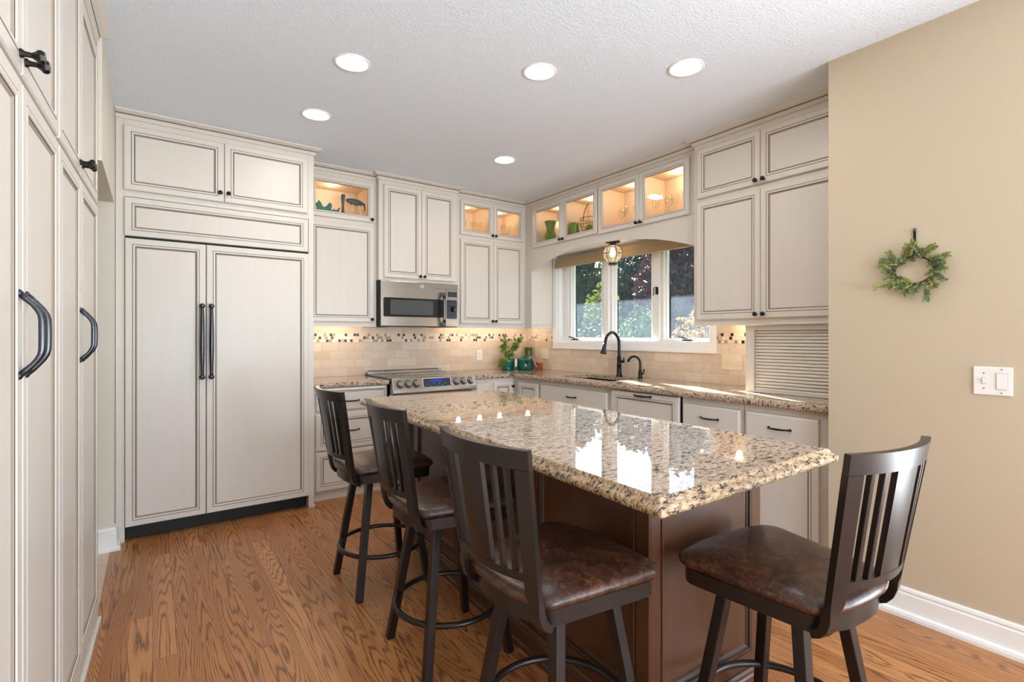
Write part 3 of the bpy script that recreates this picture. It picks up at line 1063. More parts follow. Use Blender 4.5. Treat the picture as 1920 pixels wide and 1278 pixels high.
# ------------------------------------------------------------------ upper cabinets, back wall
lu = thing('wall_cabinet', 'cream wall cabinet with one lit glass door over one solid door beside the refrigerator', 'cabinet')
carcass(lu, 0.987, 1.583, 4.26, YB - 0.002, 1.357, 2.655, [(1.045, 1.535, 2.300, 2.580)], lip=.034)
glass_door(lu, 1.022, 1.556, 2.253, 2.590, 4.238, 1.535, 2.275)
door(lu, 1.022, 1.556, 1.397, 2.215, 4.238, 1.535, 1.42)
crown(lu, [(0.987, 4.26), (1.583, 4.26)])
puck(lu, 1.25, 4.44, 2.577)
under_light(lu, 1.28, 4.46, 1.390, 0.5, 2.6)
mc = thing('wall_cabinet', 'cream wall cabinet with two tall doors directly above the microwave', 'cabinet')
carcass(mc, 1.584, 2.349, 4.20, YB - 0.002, 1.762, 2.655, [])
door(mc, 1.625, 1.975, 1.786, 2.587, 4.178, 1.955, 1.81)
door(mc, 1.978, 2.318, 1.786, 2.587, 4.178, 1.998, 1.81)
crown(mc, [(1.584, 4.32), (1.584, 4.20), (2.349, 4.20), (2.349, 4.32)])
ru = thing('wall_cabinet', 'cream wall cabinet with two lit glass doors over two tall doors between microwave and corner', 'cabinet')
carcass(ru, 2.351, 3.20, 4.26, YB - 0.002, 1.357, 2.655, [(2.435, 2.775, 2.302, 2.582), (2.802, 3.145, 2.302, 2.582)], lip=.034)
glass_door(ru, 2.412, 2.787, 2.256, 2.593, 4.238, 2.768, 2.278)
glass_door(ru, 2.790, 3.164, 2.256, 2.593, 4.238, 2.809, 2.278)
door(ru, 2.412, 2.787, 1.400, 2.217, 4.238, 2.768, 1.425)
door(ru, 2.790, 3.164, 1.400, 2.217, 4.238, 2.809, 1.425)
MB().box(3.20, XW - 0.014, 4.149, YB - 0.014, 1.391, 2.655).box(3.20, XW - 0.014, 4.149, 4.169, 1.357, 1.3905).box(3.2, 3.22, 4.1695, 4.262, 1.357, 1.3905).build('end_panel', PM, ru, bevel=0.0015)
crown(ru, [(2.351, 4.26), (3.20, 4.26), (3.20, 4.15)])
puck(ru, 2.58, 4.42, 2.579); puck(ru, 2.98, 4.42, 2.579)
under_light(ru, 2.76, 4.46, 1.390, 0.75, 3.6, 3)
under_light(ru, 3.34, 4.40, 1.390, 0.2, 1.2, 1)

# ------------------------------------------------------------------ upper cabinets, window wall: built facing -y, then turned to face -x
# local x = (4.147 - world y), local y = world x - 3.2
def wall_x(root):
    root.rotation_euler = (0, 0, R(-90))
    root.location = (3.2, 4.147, 0)
    return root


def ly(y):
    return 4.147 - y


for k, (yl, yr, ym, lab) in enumerate((((4.105), 3.186, 3.647, 'lit glass-door cabinet above the sink window with green vase and wire basket inside'),
                                       (3.172, 2.251, 2.712, 'brightly lit glass-door cabinet above the sink window holding only clear glassware'))):
    g = thing('glass_cabinet', lab, 'cabinet')
    x0 = 0.0 if k == 0 else ly(3.178)
    x1 = ly(3.180) if k == 0 else ly(2.192)
    carcass(g, x0, x1, 0.0, 0.296, 2.146, 2.655, [(ly(yl) + .025, ly(ym) - .012, 2.222, 2.572), (ly(ym) + .012, ly(yr) - .025, 2.222, 2.572)])
    z0 = 2.178 if k == 0 else 2.166
    glass_door(g, ly(yl), ly(ym) - .001, z0, 2.585, -0.022, ly(ym) - .022, z0 + .022)
    glass_door(g, ly(ym) + .001, ly(yr), z0, 2.585, -0.022, ly(ym) + .022, z0 + .022)
    crown(g, [(x0, 0.0), (x1, 0.0)])
    for q in (0.28, 0.72):
        puck(g, x0 + (x1 - x0) * q, 0.16, 2.569, 1.2 if k == 0 else 2.2)
    wall_x(g)
# arched valance under them
arch = [(4.145, 1.952), (4.07, 1.978), (3.971, 2.008), (3.85, 2.040), (3.741, 2.062), (3.62, 2.081), (3.512, 2.092), (3.40, 2.100), (3.30, 2.103), (3.20, 2.102), (3.113, 2.098), (3.0, 2.093),
        (2.908, 2.086), (2.82, 2.076), (2.746, 2.065), (2.67, 2.053), (2.596, 2.039), (2.52, 2.023), (2.453, 2.006), (2.33, 1.970), (2.234, 1.938), (2.192, 1.922)]
va = thing('valance', 'cream arched wooden valance spanning over the sink window', 'valance', (3.2, 3.17, 1.92))
m = MB()
top = [(y, 2.145) for y, _ in arch]
vs = []
for (y, z) in arch:
    vs += [(0.0, y - 3.17, z - 1.92), (0.02, y - 3.17, z - 1.92), (0.02, y - 3.17, 2.1455 - 1.92), (0.0, y - 3.17, 2.1455 - 1.92)]
fs = []
n = len(arch)
for i in range(n - 1):
    for k in range(4):
        fs.append((i * 4 + k, i * 4 + (k + 1) % 4, i * 4 + 4 + (k + 1) % 4, i * 4 + 4 + k))
fs += [(0, 1, 2, 3), tuple((n - 1) * 4 + k for k in (3, 2, 1, 0))]
m.add(vs, fs)
m.build('board', PM, va)
MB().box(.021, .285, 2.194 - 3.17, 4.145 - 3.17, 2.112 - 1.92, 2.124 - 1.92).build('soffit_board', 'trim_white', va)

nc = thing('wall_cabinet', 'large cream wall cabinet with two short doors over two tall doors above the tambour garage', 'cabinet')
def lx(y): return 4.147 - y
carcass(nc, lx(2.188), lx(1.19), -0.05, 0.296, 1.350, 2.655, [], lip=.034)
yf = -0.072
door(nc, lx(2.150), lx(1.6965), 2.243, 2.585, yf, lx(1.72), 2.266)
door(nc, lx(1.6935), lx(1.238), 2.243, 2.585, yf, lx(1.67), 2.266)
door(nc, lx(2.152), lx(1.6965), 1.394, 2.216, yf, lx(1.72), 1.418)
door(nc, lx(1.6935), lx(1.238), 1.394, 2.216, yf, lx(1.67), 1.418)
crown(nc, [(lx(2.188), 0.10), (lx(2.188), -0.05), (lx(1.19), -0.05)])
under_light(nc, lx(1.98), 0.18, 1.383, 0.25, 1.2, 1)
wall_x(nc)

ag = thing('appliance_garage', 'cream roll-front tambour garage standing on the counter under the big wall cabinet', 'cabinet')
m = MB()
g0, g1 = lx(1.822), lx(1.19)
m.box(g0, g0 + 0.058, -0.018, 0.285, CT, 1.349).box(g1 - 0.03, g1, -0.018, 0.285, CT, 1.349).box(g0 + 0.058, g1 - 0.03, -0.018, 0.285, 1.316, 1.349)
m.build('body', PM, ag, bevel=0.001)
m = MB()
zz = CT + 0.012
nsl = 19
hh = (1.316 - zz) / nsl
for i in range(nsl):
    z0 = zz + i * hh
    prof = [(0.006, z0 + 0.001), (0.000, z0 + 0.003), (-0.003, z0 + hh * 0.5), (0.000, z0 + hh - 0.003), (0.006, z0 + hh - 0.001), (0.014, z0 + hh - 0.001), (0.014, z0 + 0.001)]
    m.prism(prof, 0, g0 + 0.058, g1 - 0.03, 0)
m.box(g0 + 0.058, g1 - 0.03, 0.008, 0.016, CT, 1.316, 1)
m.box(g0 + 0.056, g1 - 0.03, -0.014, 0.004, CT + 0.002, CT + 0.016)
m.build('tambour_door', PM, ag)
wall_x(ag)

# ------------------------------------------------------------------ microwave
mw = thing('microwave', 'stainless over-the-range microwave with dark window and curved bar handle', 'microwave')
x0, x1, yf, z0, z1 = 1.586, 2.340, 4.165, 1.360, 1.758
MB().box(x0, x1, yf + .02, YB - 0.012, z0, z1).build('body', 'black', mw, bevel=0.003)
m = MB()
m.box(x0 + .004, x1, yf, yf + .02, z0 + .004, z1)
m.build('front', 'stainless', mw, bevel=0.004)
d = MB()
def rrect(xa, xb, za, zb, r, n=5):
    out = []
    for cx, cz, a0 in ((xb - r, zb - r, 0), (xa + r, zb - r, 90), (xa + r, za + r, 180), (xb - r, za + r, 270)):
        for k in range(n + 1):
            a = R(a0 + 90 * k / n)
            out.append((cx + r * math.cos(a), cz + r * math.sin(a)))
    return out
def plate(mb, poly, y0, y1, mat=0):
    return mb.prism(poly, 1, y0, y1, mat)
# rounded stainless edge column, door seam
MB().box(x0 + .015, x0 + .022, yf - .004, yf, z0 + .01, z1 - .004).build('edge_trim', 'stainless', mw, bevel=0.002)
wp = plate(MB(), rrect(1.612, 2.180, 1.446, 1.612, .014), yf - .004, yf + .002).build('window', 'dark_glass', mw)
plate(MB(), rrect(1.672, 2.080, 1.466, 1.594, .012), yf - .0052, yf - .0035).build('screen', 'screen_glass', wp)
MB().box(2.2095, 2.2115, yf - .001, yf + .004, z0 + .004, z1 - .05).box(2.05, 2.34, yf - .001, yf + .004, 1.7125, 1.7145).build('seam', 'black', mw)
h = MB()
hp = []
for i in range(17):
    a = i / 16
    e = min(1, math.sin(PI / 2 * min(1, a * 5))) if a < .2 else (math.sin(PI / 2 * min(1, (1 - a) * 5)) if a > .8 else 1)
    hp.append((2.168, yf - .006 - .047 * e, 1.372 + .298 * a))
h.bar(hp, (1, 0, 0), 0.024, 0.012)
hd = h.build('handle', 'black_pull', mw, smooth=False)
MB().bar([(p[0], p[1] - .0065, p[2]) for p in hp[3:14]], (1, 0, 0), .011, .003).build('bright_strip', 'stainless', hd)
for za, zb in ((1.366, 1.404), (1.640, 1.676)):
    MB().box(2.154, 2.182, yf - .056, yf, za, zb).build('handle_cap', 'black_pull', hd, bevel=0.008)
cp = plate(MB(), rrect(2.222, 2.326, 1.438, 1.612, .012), yf - .004, yf + .002).build('control_panel', 'panel_navy', mw)
MB().lathe([(0, 0), (.026, 0), (.026, .006), (.021, .022), (.018, .025), (0, .026)], (2.285, yf - .004, 1.528), (0, -1, 0), 20).build('dial', 'black_gloss', cp, smooth=False)
kk = MB()
for r_ in range(4):
    for c_ in range(4):
        kk.box(2.232 + c_ * .024, 2.244 + c_ * .024, yf - .0052, yf - .0035, 1.448 + r_ * .042, 1.452 + r_ * .042)
kk.build('button_marks', 'screen_glass', cp)
MB().box(2.232, 2.326, yf - .003, yf + .002, 1.640, 1.688).build('display', 'panel_navy', mw)
# round emblem
MB().lathe([(0.0105, .0), (0.015, 0), (0.015, .002), (0.0105, .002), (0.0105, .0)], (1.972, yf - .001, 1.722), (0, -1, 0), 24).build('emblem', 'trim_white', mw)
MB().box(1.7, 2.1, 4.30, 4.55, z0 - .006, z0).build('vent_grille', 'stainless', mw)

# ------------------------------------------------------------------ base cabinets, back run
TOE = 0.075
db = thing('base_cabinet', 'cream base cabinet with a stack of three drawers between refrigerator and range', 'cabinet')
m = MB().box(0.987, 1.598, 4.05, YB - .015, TOE, .873).box(0.987, 1.598, 4.062, YB - .015, 0, TOE).box(0.987, 1.598, 4.052, 4.062, 0, 0.02)
m.build('body', PM, db, bevel=0.0015)
dz = [(.690, .838, SLAB), (.392, .672, DOOR), (.078, .378, DOOR)]
for a, b, pf in dz:
    o = MB().panel(1.022, 1.572, a, b, 4.028, pf, fill=0, back=0).build('drawer', PM, db)
    cup_pull(o, 1.295, 4.028, (a + b) / 2 + (.0 if pf is SLAB else 0.0), 0.115)
MB().box(1.022, 1.572, 4.018, 4.05, .855, .868).build('pull_out_board', 'trim_white', db)
cb = thing('corner_base_cabinet', 'cream corner base cabinet with folding doors under the plants', 'cabinet')
m = MB()
m.box(2.435, 2.905, 4.05, YB - .015, TOE, .873).box(2.905, XW - .015, 3.63, YB - .015, TOE, .873)
m.box(2.435, 2.96, 4.10, YB - .015, 0, TOE).box(2.96, XW - .015, 3.63, YB - .015, 0, TOE)
m.build('body', PM, cb, bevel=0.0015)
door(cb, 2.455, 2.615, .70, .838, 4.030, prof=SLAB, name='drawer')
d1 = door(cb, 2.652, 2.880, .10, .838, 4.028)
knob(d1, 2.868, 4.028, .79)
m = MB()
m.panel(4.147 - 3.945, 4.147 - 3.645, .10, .838, -0.32, DOOR, fill=0, back=0)
o = m.build('door', PM, cb)
o.rotation_euler = (0, 0, R(-90)); o.location = (3.2, 4.147, 0)

# base cabinets, window run (local frame as above; face at local y = -0.30)
def base_x(name, label, ya, yb, cat='cabinet'):
    g = thing(name, label, cat)
    return g


sb = base_x('sink_base_cabinet', 'cream base cabinet with wide false drawer under the sink', 3.628, 2.745)
MB().box(lx(3.628), lx(2.745), -.297, .285, TOE, .60).box(lx(3.628), lx(2.745), -.297, -.27, .60, .873).box(lx(3.628), lx(2.745), -.24, .285, 0, TOE).build('body', PM, sb, bevel=0.0015)
o = MB().panel(lx(3.615), lx(2.775), .690, .838, -.319, SLAB, fill=0, back=0).build('drawer', PM, sb)
cup_pull(o, lx(3.19), -.319, .764, 0.115)
door(sb, lx(3.615), lx(3.197), .10, .672, -.319, lx(3.225), .64)
door(sb, lx(3.193), lx(2.775), .10, .672, -.319, lx(3.165), .64)
wall_x(sb)
dw = base_x('dishwasher', 'cream paneled dishwasher front with a dark bow handle beside the sink base', 2.742, 2.108, 'dishwasher')
MB().box(lx(2.742), lx(2.108), -.29, .285, TOE, .873).build('body', 'black', dw)
o = MB().panel(lx(2.728), lx(2.118), .10, .866, -.322, DOOR, fill=0, back=0).build('door', PM, dw)
cup_pull(o, lx(2.425), -.322, .846, 0.15, r=.006)
MB().box(lx(2.742), lx(2.108), -.24, .285, 0, TOE).build('toe_kick', PM, dw)
wall_x(dw)
for k, (ya, yb, lab) in enumerate(((2.104, 1.672, 'cream base cabinet, drawer over door, between the dishwasher and the cabinet at the beige wall'),
                                   (1.668, 1.19, 'cream base cabinet, drawer over door, butting against the beige wall end'))):
    g = base_x('base_cabinet', lab, ya, yb)
    MB().box(lx(ya), lx(yb), -.297, .285, TOE, .873).box(lx(ya), lx(yb), -.24, .285, 0, TOE).build('body', PM, g, bevel=0.0015)
    a, b = ((2.094, 1.684), (1.656, 1.244))[k]
    o = MB().panel(lx(a), lx(b), .675, .834, -.319, SLAB, fill=0, back=0).build('drawer', PM, g)
    cup_pull(o, lx((a + b) / 2), -.319, .755, 0.118)
    door(g, lx(a), lx(b), .10, .655, -.319, lx(b) - .03 if k == 0 else lx(a) + .03, .62)
    wall_x(g)

# ------------------------------------------------------------------ stone tops with chiselled edges
def offset_poly(P, offs):
    n = len(P)
    out = []
    for i in range(n):
        a, b, c = Vector(P[i - 1]), Vector(P[i]), Vector(P[(i + 1) % n])
        d1 = (b - a).normalized(); d2 = (c - b).normalized()
        n1 = Vector((d1.y, -d1.x)); n2 = Vector((d2.y, -d2.x))     # outward for CCW
        o1, o2 = offs[i - 1], offs[i]
        det = n1.x * n2.y - n1.y * n2.x
        if abs(det) < 1e-6:
            out.append(b + n1 * o1)
        else:
            r1 = n1.dot(b) + o1; r2 = n2.dot(b) + o2
            out.append(Vector(((r1 * n2.y - r2 * n1.y) / det, (n1.x * r2 - n2.x * r1) / det)))
    return out


def slab(poly, exposed, prof, name, mats, parent=None, hole=None, amp=0.003, seed=1, step=0.014, z_hole=0.87):
    """poly CCW (nose line); prof: (inset, z, roughness) from the top surface down to the bottom"""
    mb = MB()
    loops = []
    n = len(poly)
    base = [Vector(p) for p in poly]
    cnt = [max(1, int((base[(i + 1) % n] - base[i]).length / step)) if exposed[i] else 1 for i in range(n)]
    for li, (ins, z, rg) in enumerate(prof):
        Q = offset_poly(poly, [-ins if exposed[i] else 0.0 for i in range(n)])
        L = []
        for i in range(n):
            a, b = Q[i], Q[(i + 1) % n]
            d = (b - a).normalized(); nn = Vector((d.y, -d.x))
            for k in range(cnt[i]):
                p = a.lerp(b, k / cnt[i])
                q = p.copy(); zz = z
                if exposed[i] and rg and k > 0:
                    v = Vector((p.x * 46 + seed, p.y * 46, z * 60))
                    v2 = Vector((p.x * 15 + seed, p.y * 15, z * 8))
                    q += nn * (amp * rg * (mnoise.noise(v) + 0.7 * mnoise.noise(v2)))
                    zz += amp * rg * 0.5 * mnoise.noise(v + Vector((9, 3, 1)))
                L.append((q.x, q.y, zz))
        loops.append(L)
    mb.rings(loops, [1] * (len(prof) - 1))
    top = [Vector(p) for p in loops[0]]
    polys = [top] + ([[Vector((x, y, top[0].z)) for x, y in hole]] if hole else [])
    flat = [v for pl in polys for v in pl]
    mb.add(flat, tessellate_polygon(polys), 0)
    if hole:
        mb.rings([[(x, y, top[0].z) for x, y in hole], [(x, y, top[0].z - .03) for x, y in hole]], [1])
    bot = [Vector(p) for p in loops[-1]]
    polys = [bot] + ([[Vector((x, y, bot[0].z)) for x, y in hole]] if hole else [])
    mb.add([v for pl in polys for v in pl], tessellate_polygon(polys), 0)
    o = mb.build(name, mats, parent)
    return auto_smooth(o, 50)


CEDGE = [(0.006, CT, 0.0), (0.002, CT - .003, 0.6), (0.0, CT - .009, 1.0), (0.0, CT - .019, 1.3), (0.001, CT - .029, 1.3), (0.004, CT - .037, 0.8), (0.010, CT - .040, 0.2)]
o = slab([(0.987, 4.015), (1.604, 4.015), (1.604, YB - .012), (0.987, YB - .012)], [1, 0, 0, 0], CEDGE, 'worktop', ['granite_counter', 'granite_counter_edge'], seed=3)
tag(o, 'short granite worktop over the three-drawer cabinet beside the refrigerator', 'countertop')
sink_hole = [(3.01, 3.46), (3.01, 2.87), (3.03, 2.85), (3.36, 2.85), (3.38, 2.87), (3.38, 3.46), (3.36, 3.48), (3.03, 3.48)]
o = slab([(2.428, 4.015), (2.855, 4.015), (2.855, 1.172), (XW - .012, 1.172), (XW - .012, YB - .012), (2.428, YB - .012)], [1, 1, 0, 0, 0, 0], CEDGE, 'worktop',
         ['granite_counter', 'granite_counter_edge'], hole=sink_hole, seed=7)
tag(o, 'L-shaped granite worktop running under the window and round the corner to the range', 'countertop')
sk = thing('sink', 'black undermount sink set in the granite under the window', 'sink', (3.195, 3.165, .68))
m = MB()
def rect8(x0, x1, y0, y1, c, z):
    return [(x0, y1 - c, z), (x0, y0 + c, z), (x0 + c, y0, z), (x1 - c, y0, z), (x1, y0 + c, z), (x1, y1 - c, z), (x1 - c, y1, z), (x0 + c, y1, z)]
X0, X1, Y0, Y1 = 3.0 - 3.195, 3.39 - 3.195, 2.84 - 3.165, 3.49 - 3.165
m.rings([rect8(X0 - .012, X1 + .012, Y0 - .012, Y1 + .012, .02, .192), rect8(X0, X1, Y0, Y1, .03, .192), rect8(X0 + .015, X1 - .015, Y0 + .015, Y1 - .015, .04, .012),
         rect8(X0 + .1, X1 - .1, Y0 + .1, Y1 - .1, .04, .004)], [0, 0, 0], fill=0)
m.build('basin', 'sink_black', sk)
MB().lathe([(0, .004), (.04, .004), (.042, .008), (.034, .010), (.02, .006), (0, .006)], (0, 0, 0), seg=16).build('drain', 'black_pull', sk)

# ------------------------------------------------------------------ faucets
fa = thing('faucet', 'tall dark gooseneck pull-down faucet behind the sink', 'faucet', (3.428, 3.155, CT))
m = MB().lathe([(0, 0), (.031, 0), (.031, .006), (.026, .012), (.022, .03), (.020, .10), (.022, .105), (.022, .112), (.018, .12), (.018, .16), (.020, .165), (.020, .172), (.014, .18), (0, .18)], seg=18)
m.build('base', 'faucet_black', fa, smooth=True)
pts = [(0, 0, .175)] + [(0, 0, .175 + .02 * i) for i in range(1, 7)]
cr = .088
for i in range(1, 15):
    a = PI * i / 14 * 0.94
    pts.append((-cr + cr * math.cos(a), 0, .295 + cr * 1.15 * math.sin(a)))
e = Vector(pts[-1]); d_ = (e - Vector(pts[-2])).normalized()
pts.append(tuple(e + d_ * .02))
MB().tube(pts, .0135, 12).build('spout', 'faucet_black', fa, smooth=True)
e2 = e + d_ * .015
MB().lathe([(0, 0), (.0145, 0), (.016, .02), (.019, .05), (.027, .088), (.027, .094), (0, .096)], tuple(e2), tuple(d_), 16).build('spray_head', 'faucet_black', fa, smooth=True)
m = MB().tube([(0, 0, .135), (-.004, -.035, .137), (-.008, -.060, .138), (-.009, -.066, .138)], [.015, .013, .014, .010], 12)
m.tube([(-.008, -.058, .138), (-.012, -.066, .152), (-.02, -.074, .172)], [.006, .005, .006], 8)
m.build('handle', 'faucet_black', fa, smooth=True)
ff = thing('water_tap', 'small dark curved filtered-water tap next to the gooseneck faucet', 'faucet', (3.43, 2.915, CT))
MB().lathe([(0, 0), (.023, 0), (.023, .005), (.018, .012), (.015, .05), (.017, .055), (.015, .06), (.012, .075), (0, .075)], seg=14).build('base', 'faucet_black', ff, smooth=True)
pts = [(0, 0, .07 + .012 * i) for i in range(6)]
cr = .05
for i in range(1, 13):
    a = PI * i / 12 * 0.95
    pts.append((-.35 * (cr - cr * math.cos(a)) * 1.6, .85 * (cr - cr * math.cos(a)), .13 + cr * 1.15 * math.sin(a)))
MB().tube(pts, [.0095] * 12 + [.0105] * (len(pts) - 12), 10).build('spout', 'faucet_black', ff, smooth=True)
m = MB().tube([(0, 0, .04), (0, -.03, .042)], .008, 8).tube([(0, -.03, .04), (-.002, -.04, .052), (-.004, -.043, .08)], [.0065, .005, .006], 8)
m.build('lever', 'faucet_black', ff, smooth=True)

# ------------------------------------------------------------------ range
rg = thing('range', 'stainless slide-in range with six front knobs and a blue display', 'stove')
x0, x1 = 1.613, 2.420
MB().box(x0, x1, 4.035, YB - .02, .03, .905).build('body', 'stainless', rg)
MB().box(x0 - .006, x1 + .006, 3.992, YB - .018, .905, .926).build('cooktop', 'black_gloss', rg, bevel=0.003)
m = MB()
m.prism([(3.985, .926), (4.03, .932), (4.06, .905), (4.06, .785), (3.975, .785), (3.955, .80), (3.958, .83)], 0, x0, x1)
cpn = m.build('control_panel', 'stainless', rg, bevel=0.006)
# face of the panel: from (3.958,.83) to (3.985,.926)
fd = Vector((0, 3.985 - 3.958, .926 - .83)).normalized()
fn = Vector((0, -fd.z, fd.y))
def onface(x, s, out=0.0):
    p = Vector((x, 3.958, .83)) + fd * s + fn * out
    return p
for kx in (1.680, 1.752, 1.824, 2.212, 2.286, 2.360):
    p = onface(kx, .046)
    k = MB().lathe([(0, 0), (.030, 0), (.030, .006), (.026, .010), (.024, .026), (.021, .030), (0, .030)], tuple(p), tuple(fn), 20)
    ko = k.build('knob', 'stainless', rg, smooth=False)
    q = p + fn * .030
    b_ = MB().bar([q - fd * .02, q + fd * .02], (1, 0, 0), .009, .012)
    b_.build('grip', 'stainless', ko)
    MB().lathe([(.0305, 0), (.034, 0.0), (.034, .003), (.0305, .003), (.0305, 0)], tuple(p), tuple(fn), 20).build('ring', 'black', ko)
def quadface(name, xa, xb, sa, sb, mat, out, parent):
    a, b, c, d = onface(xa, sa, out), onface(xb, sa, out), onface(xb, sb, out), onface(xa, sb, out)
    m = MB().add([a, b, c, d, a - fn * .006, b - fn * .006, c - fn * .006, d - fn * .006],
                 [(0, 1, 2, 3), (4, 7, 6, 5), (0, 4, 5, 1), (1, 5, 6, 2), (2, 6, 7, 3), (3, 7, 4, 0)])
    return m.build(name, mat, parent)
dp = quadface('display_frame', 1.885, 2.158, .006, .088, 'wall_plate', .002, rg)
quadface('touch_panel', 1.891, 2.152, .010, .084, 'panel_navy', .0035, dp)
quadface('display', 1.955, 2.075, .048, .078, 'display_blue', .0045, dp)
for i in range(9):
    for j in range(2):
        xa = 1.902 + i * .027
        quadface('button_mark', xa, xa + .013, .018 + j * .015, .021 + j * .015, 'display_text', .0045, dp) if i % 2 == j % 2 else None
m = MB().box(x0, x1, 4.0, 4.035, .14, .755)
m.build('oven_door', 'stainless', rg, bevel=0.004)
MB().box(1.72, 2.31, 3.996, 4.002, .30, .60).build('oven_window', 'dark_glass', rg)
m = MB().tube([(x0 + .03, 3.955, .715), (x1 - .03, 3.955, .715)], .013, 12)
for x in (x0 + .05, x1 - .05):
    m.tube([(x, 4.0, .715), (x, 3.958, .715)], .009, 8)
m.build('handle', 'stainless', rg, smooth=True)
m = MB().box(x0 - .004, x1 - .06, 4.55, YB - .02, .926, .945).box(x0 - .004, x1 - .06, 4.54, 4.552, .926, .952)
for k in range(5):
    a = x0 + .02 + k * .145
    m.box(a, a + .125, 4.556, 4.606, .9455, .957, 1)
m.build('vent_trim', ['stainless', 'black_gloss'], rg, bevel=0.002)
for q, (x, y, r_) in enumerate(((1.80, 4.15, .10), (2.22, 4.15, .085), (1.80, 4.40, .075), (2.22, 4.40, .10))):
    MB().lathe([(r_, 0), (r_ + .002, 0), (r_ + .002, .0004), (r_, .0004), (r_, 0)], (x, y, .9262), seg=40).build('burner_ring', 'screen_glass', rg)

# ------------------------------------------------------------------ tall pantry cabinets beside the camera (turned by 1.8 degrees)
PANG = R(90 - 1.8)
def pantry(name, label, s0, s1, doors, endcap=False):
    """s runs along the run towards the refrigerator; front at local y=0 facing -y, local x = s"""
    g = thing(name, label, 'cabinet')
    m = MB().box(s0, s1, 0.022, 0.60, 0.09, 2.655)
    m.box(s0, s1, 0.024, 0.60, 0, 0.09)
    m.build('body', PM, g, bevel=0.0015)
    for (a, b, hside) in doors:
        kx = b - .022 if hside > 0 else a + .022
        hx = b - .030 if hside > 0 else a + .030
        o = door(g, a, b, 1.866, 2.535, 0.0)
        kn = MB().lathe([(0, 0), (.0105, 0), (.010, .004), (.0065, .008), (.006, .020), (.010, .026), (.0155, .031), (.0165, .036), (.013, .042), (0, .044)], (kx, 0, 1.905), (0, -1, 0), 8)
        kn.build('knob', 'bronze', o)
        o = door(g, a, b, 0.10, 1.850, 0.0)
        cup_pull(o, hx, 0.0, 1.283, .182, True, .0054, .034, 'black_pull')
    mm = MB()
    e = [(s0, .022), (s1, .022)] + ([(s1, .5)] if endcap else [])
    sweep(mm, e, [(d * 1.15, 2.6745 - (2.6745 - z) * 1.75) for d, z in CROWN], CROWN_M)
    mm.build('crown_moulding', PM, g)
    mm = MB()
    mm.box(s0, s1 + (.0 if not endcap else .0), 0.004, 0.024, 0.0, 0.085)
    mm.box(s0, s1, -0.008, 0.006, 0.0, 0.018)
    mm.build('base_moulding', PM, g, bevel=0.003)
    g.rotation_euler = (0, 0, PANG)
    g.location = (-0.195, 2.93, 0)
    return g


pantry('pantry_cabinet', 'tall cream pantry cabinet ending at the hall opening, its two handles appearing as one', -0.935, 0.006, [(-0.930, -0.525, 1), (-0.521, -0.05, -1)], True)
pantry('pantry_cabinet', 'tall cream pantry cabinet closest to the camera with two large dark bow handles', -1.80, -0.937, [(-1.79, -1.368, 1), (-1.364, -0.942, -1)])

# ------------------------------------------------------------------ island
isl = thing('island_cabinet', 'dark stained wooden island cabinet with framed panels under the granite top', 'kitchen island', (1.215, 1.0, 0), R(-2.6))
IW, IL = 0.583, 1.86
IM = ['island_wood', 'island_glaze']
m = MB().box(0.012, IW - .012, 0.012, IL, 0.0, .855)
m.build('body', IM, isl)
IPAN = [(0.0, 0.012, 0), (0.0, 0.0, 0), (0.052, 0.0, 0), (0.053, 0.002, 1), (0.057, 0.003, 1), (0.058, -0.002, 0), (0.066, -0.002, 0), (0.070, 0.004, 1), (0.073, 0.005, 1), (0.078, 0.010, 0), (0.082, 0.0105, 0)]
def ipanel(nm, L, segs, z0, z1, place):
    """front facing -y from x=0..L, turned into place"""
    m = MB()
    for a, b in segs:
        m.panel(a, b, z0, z1, 0.0, IPAN, fill=0)
    o = m.build(nm, IM, isl)
    o.rotation_euler = (0, 0, place[2]); o.location = (place[0], place[1], 0)
    return o
ipanel('end_panel', IW, [(0.0, IW)], .105, .855, (0, 0, 0))
# the seating side: local x of the panel runs from the far end to the near end (rotation -90)
sp = [(0.0, .615), (.617, 1.238), (1.240, IL)]
for a, b in sp:
    ipanel('side_panel', IL, [(a, b)], .105, .855, (0, IL, R(-90)))
MB().box(IW - .013, IW, 0.01, IL, 0.0, .855).build('back_panel', IM, isl)
IB = [(0.0, .105), (.006, .105), (.012, .098), (.013, .088), (.006, .080), (.010, .074), (.010, .022), (.016, .016), (.018, 0.0), (0.0, 0.0)]
m = MB(); sweep(m, [(0, IL), (0, 0), (IW, 0)], IB, [0, 0, 0, 1, 0, 0, 0, 0, 0, 0])
m.build('base_moulding', IM, isl)
IZ = .900
IEDGE = [(0.026, IZ, 0.0), (0.022, IZ - .003, 0.8), (0.018, IZ - .009, 1.2), (0.016, IZ - .014, 1.1), (0.006, IZ - .018, 1.0), (0.001, IZ - .024, 1.2), (0.0, IZ - .032, 1.2), (0.002, IZ - .039, 1.0), (0.008, IZ - .044, .5), (0.014, IZ - .0448, 0.0)]
o = slab([(0.950, 0.745), (1.882, 0.749), (1.972, 2.985), (1.038, 3.072)], [1, 1, 1, 1], IEDGE, 'island_worktop', ['granite_top', 'granite_edge'], amp=.0042, seed=11, step=.011)
tag(o, 'large polished granite island top with rough chiselled edge, the stools pulled up to it', 'countertop')

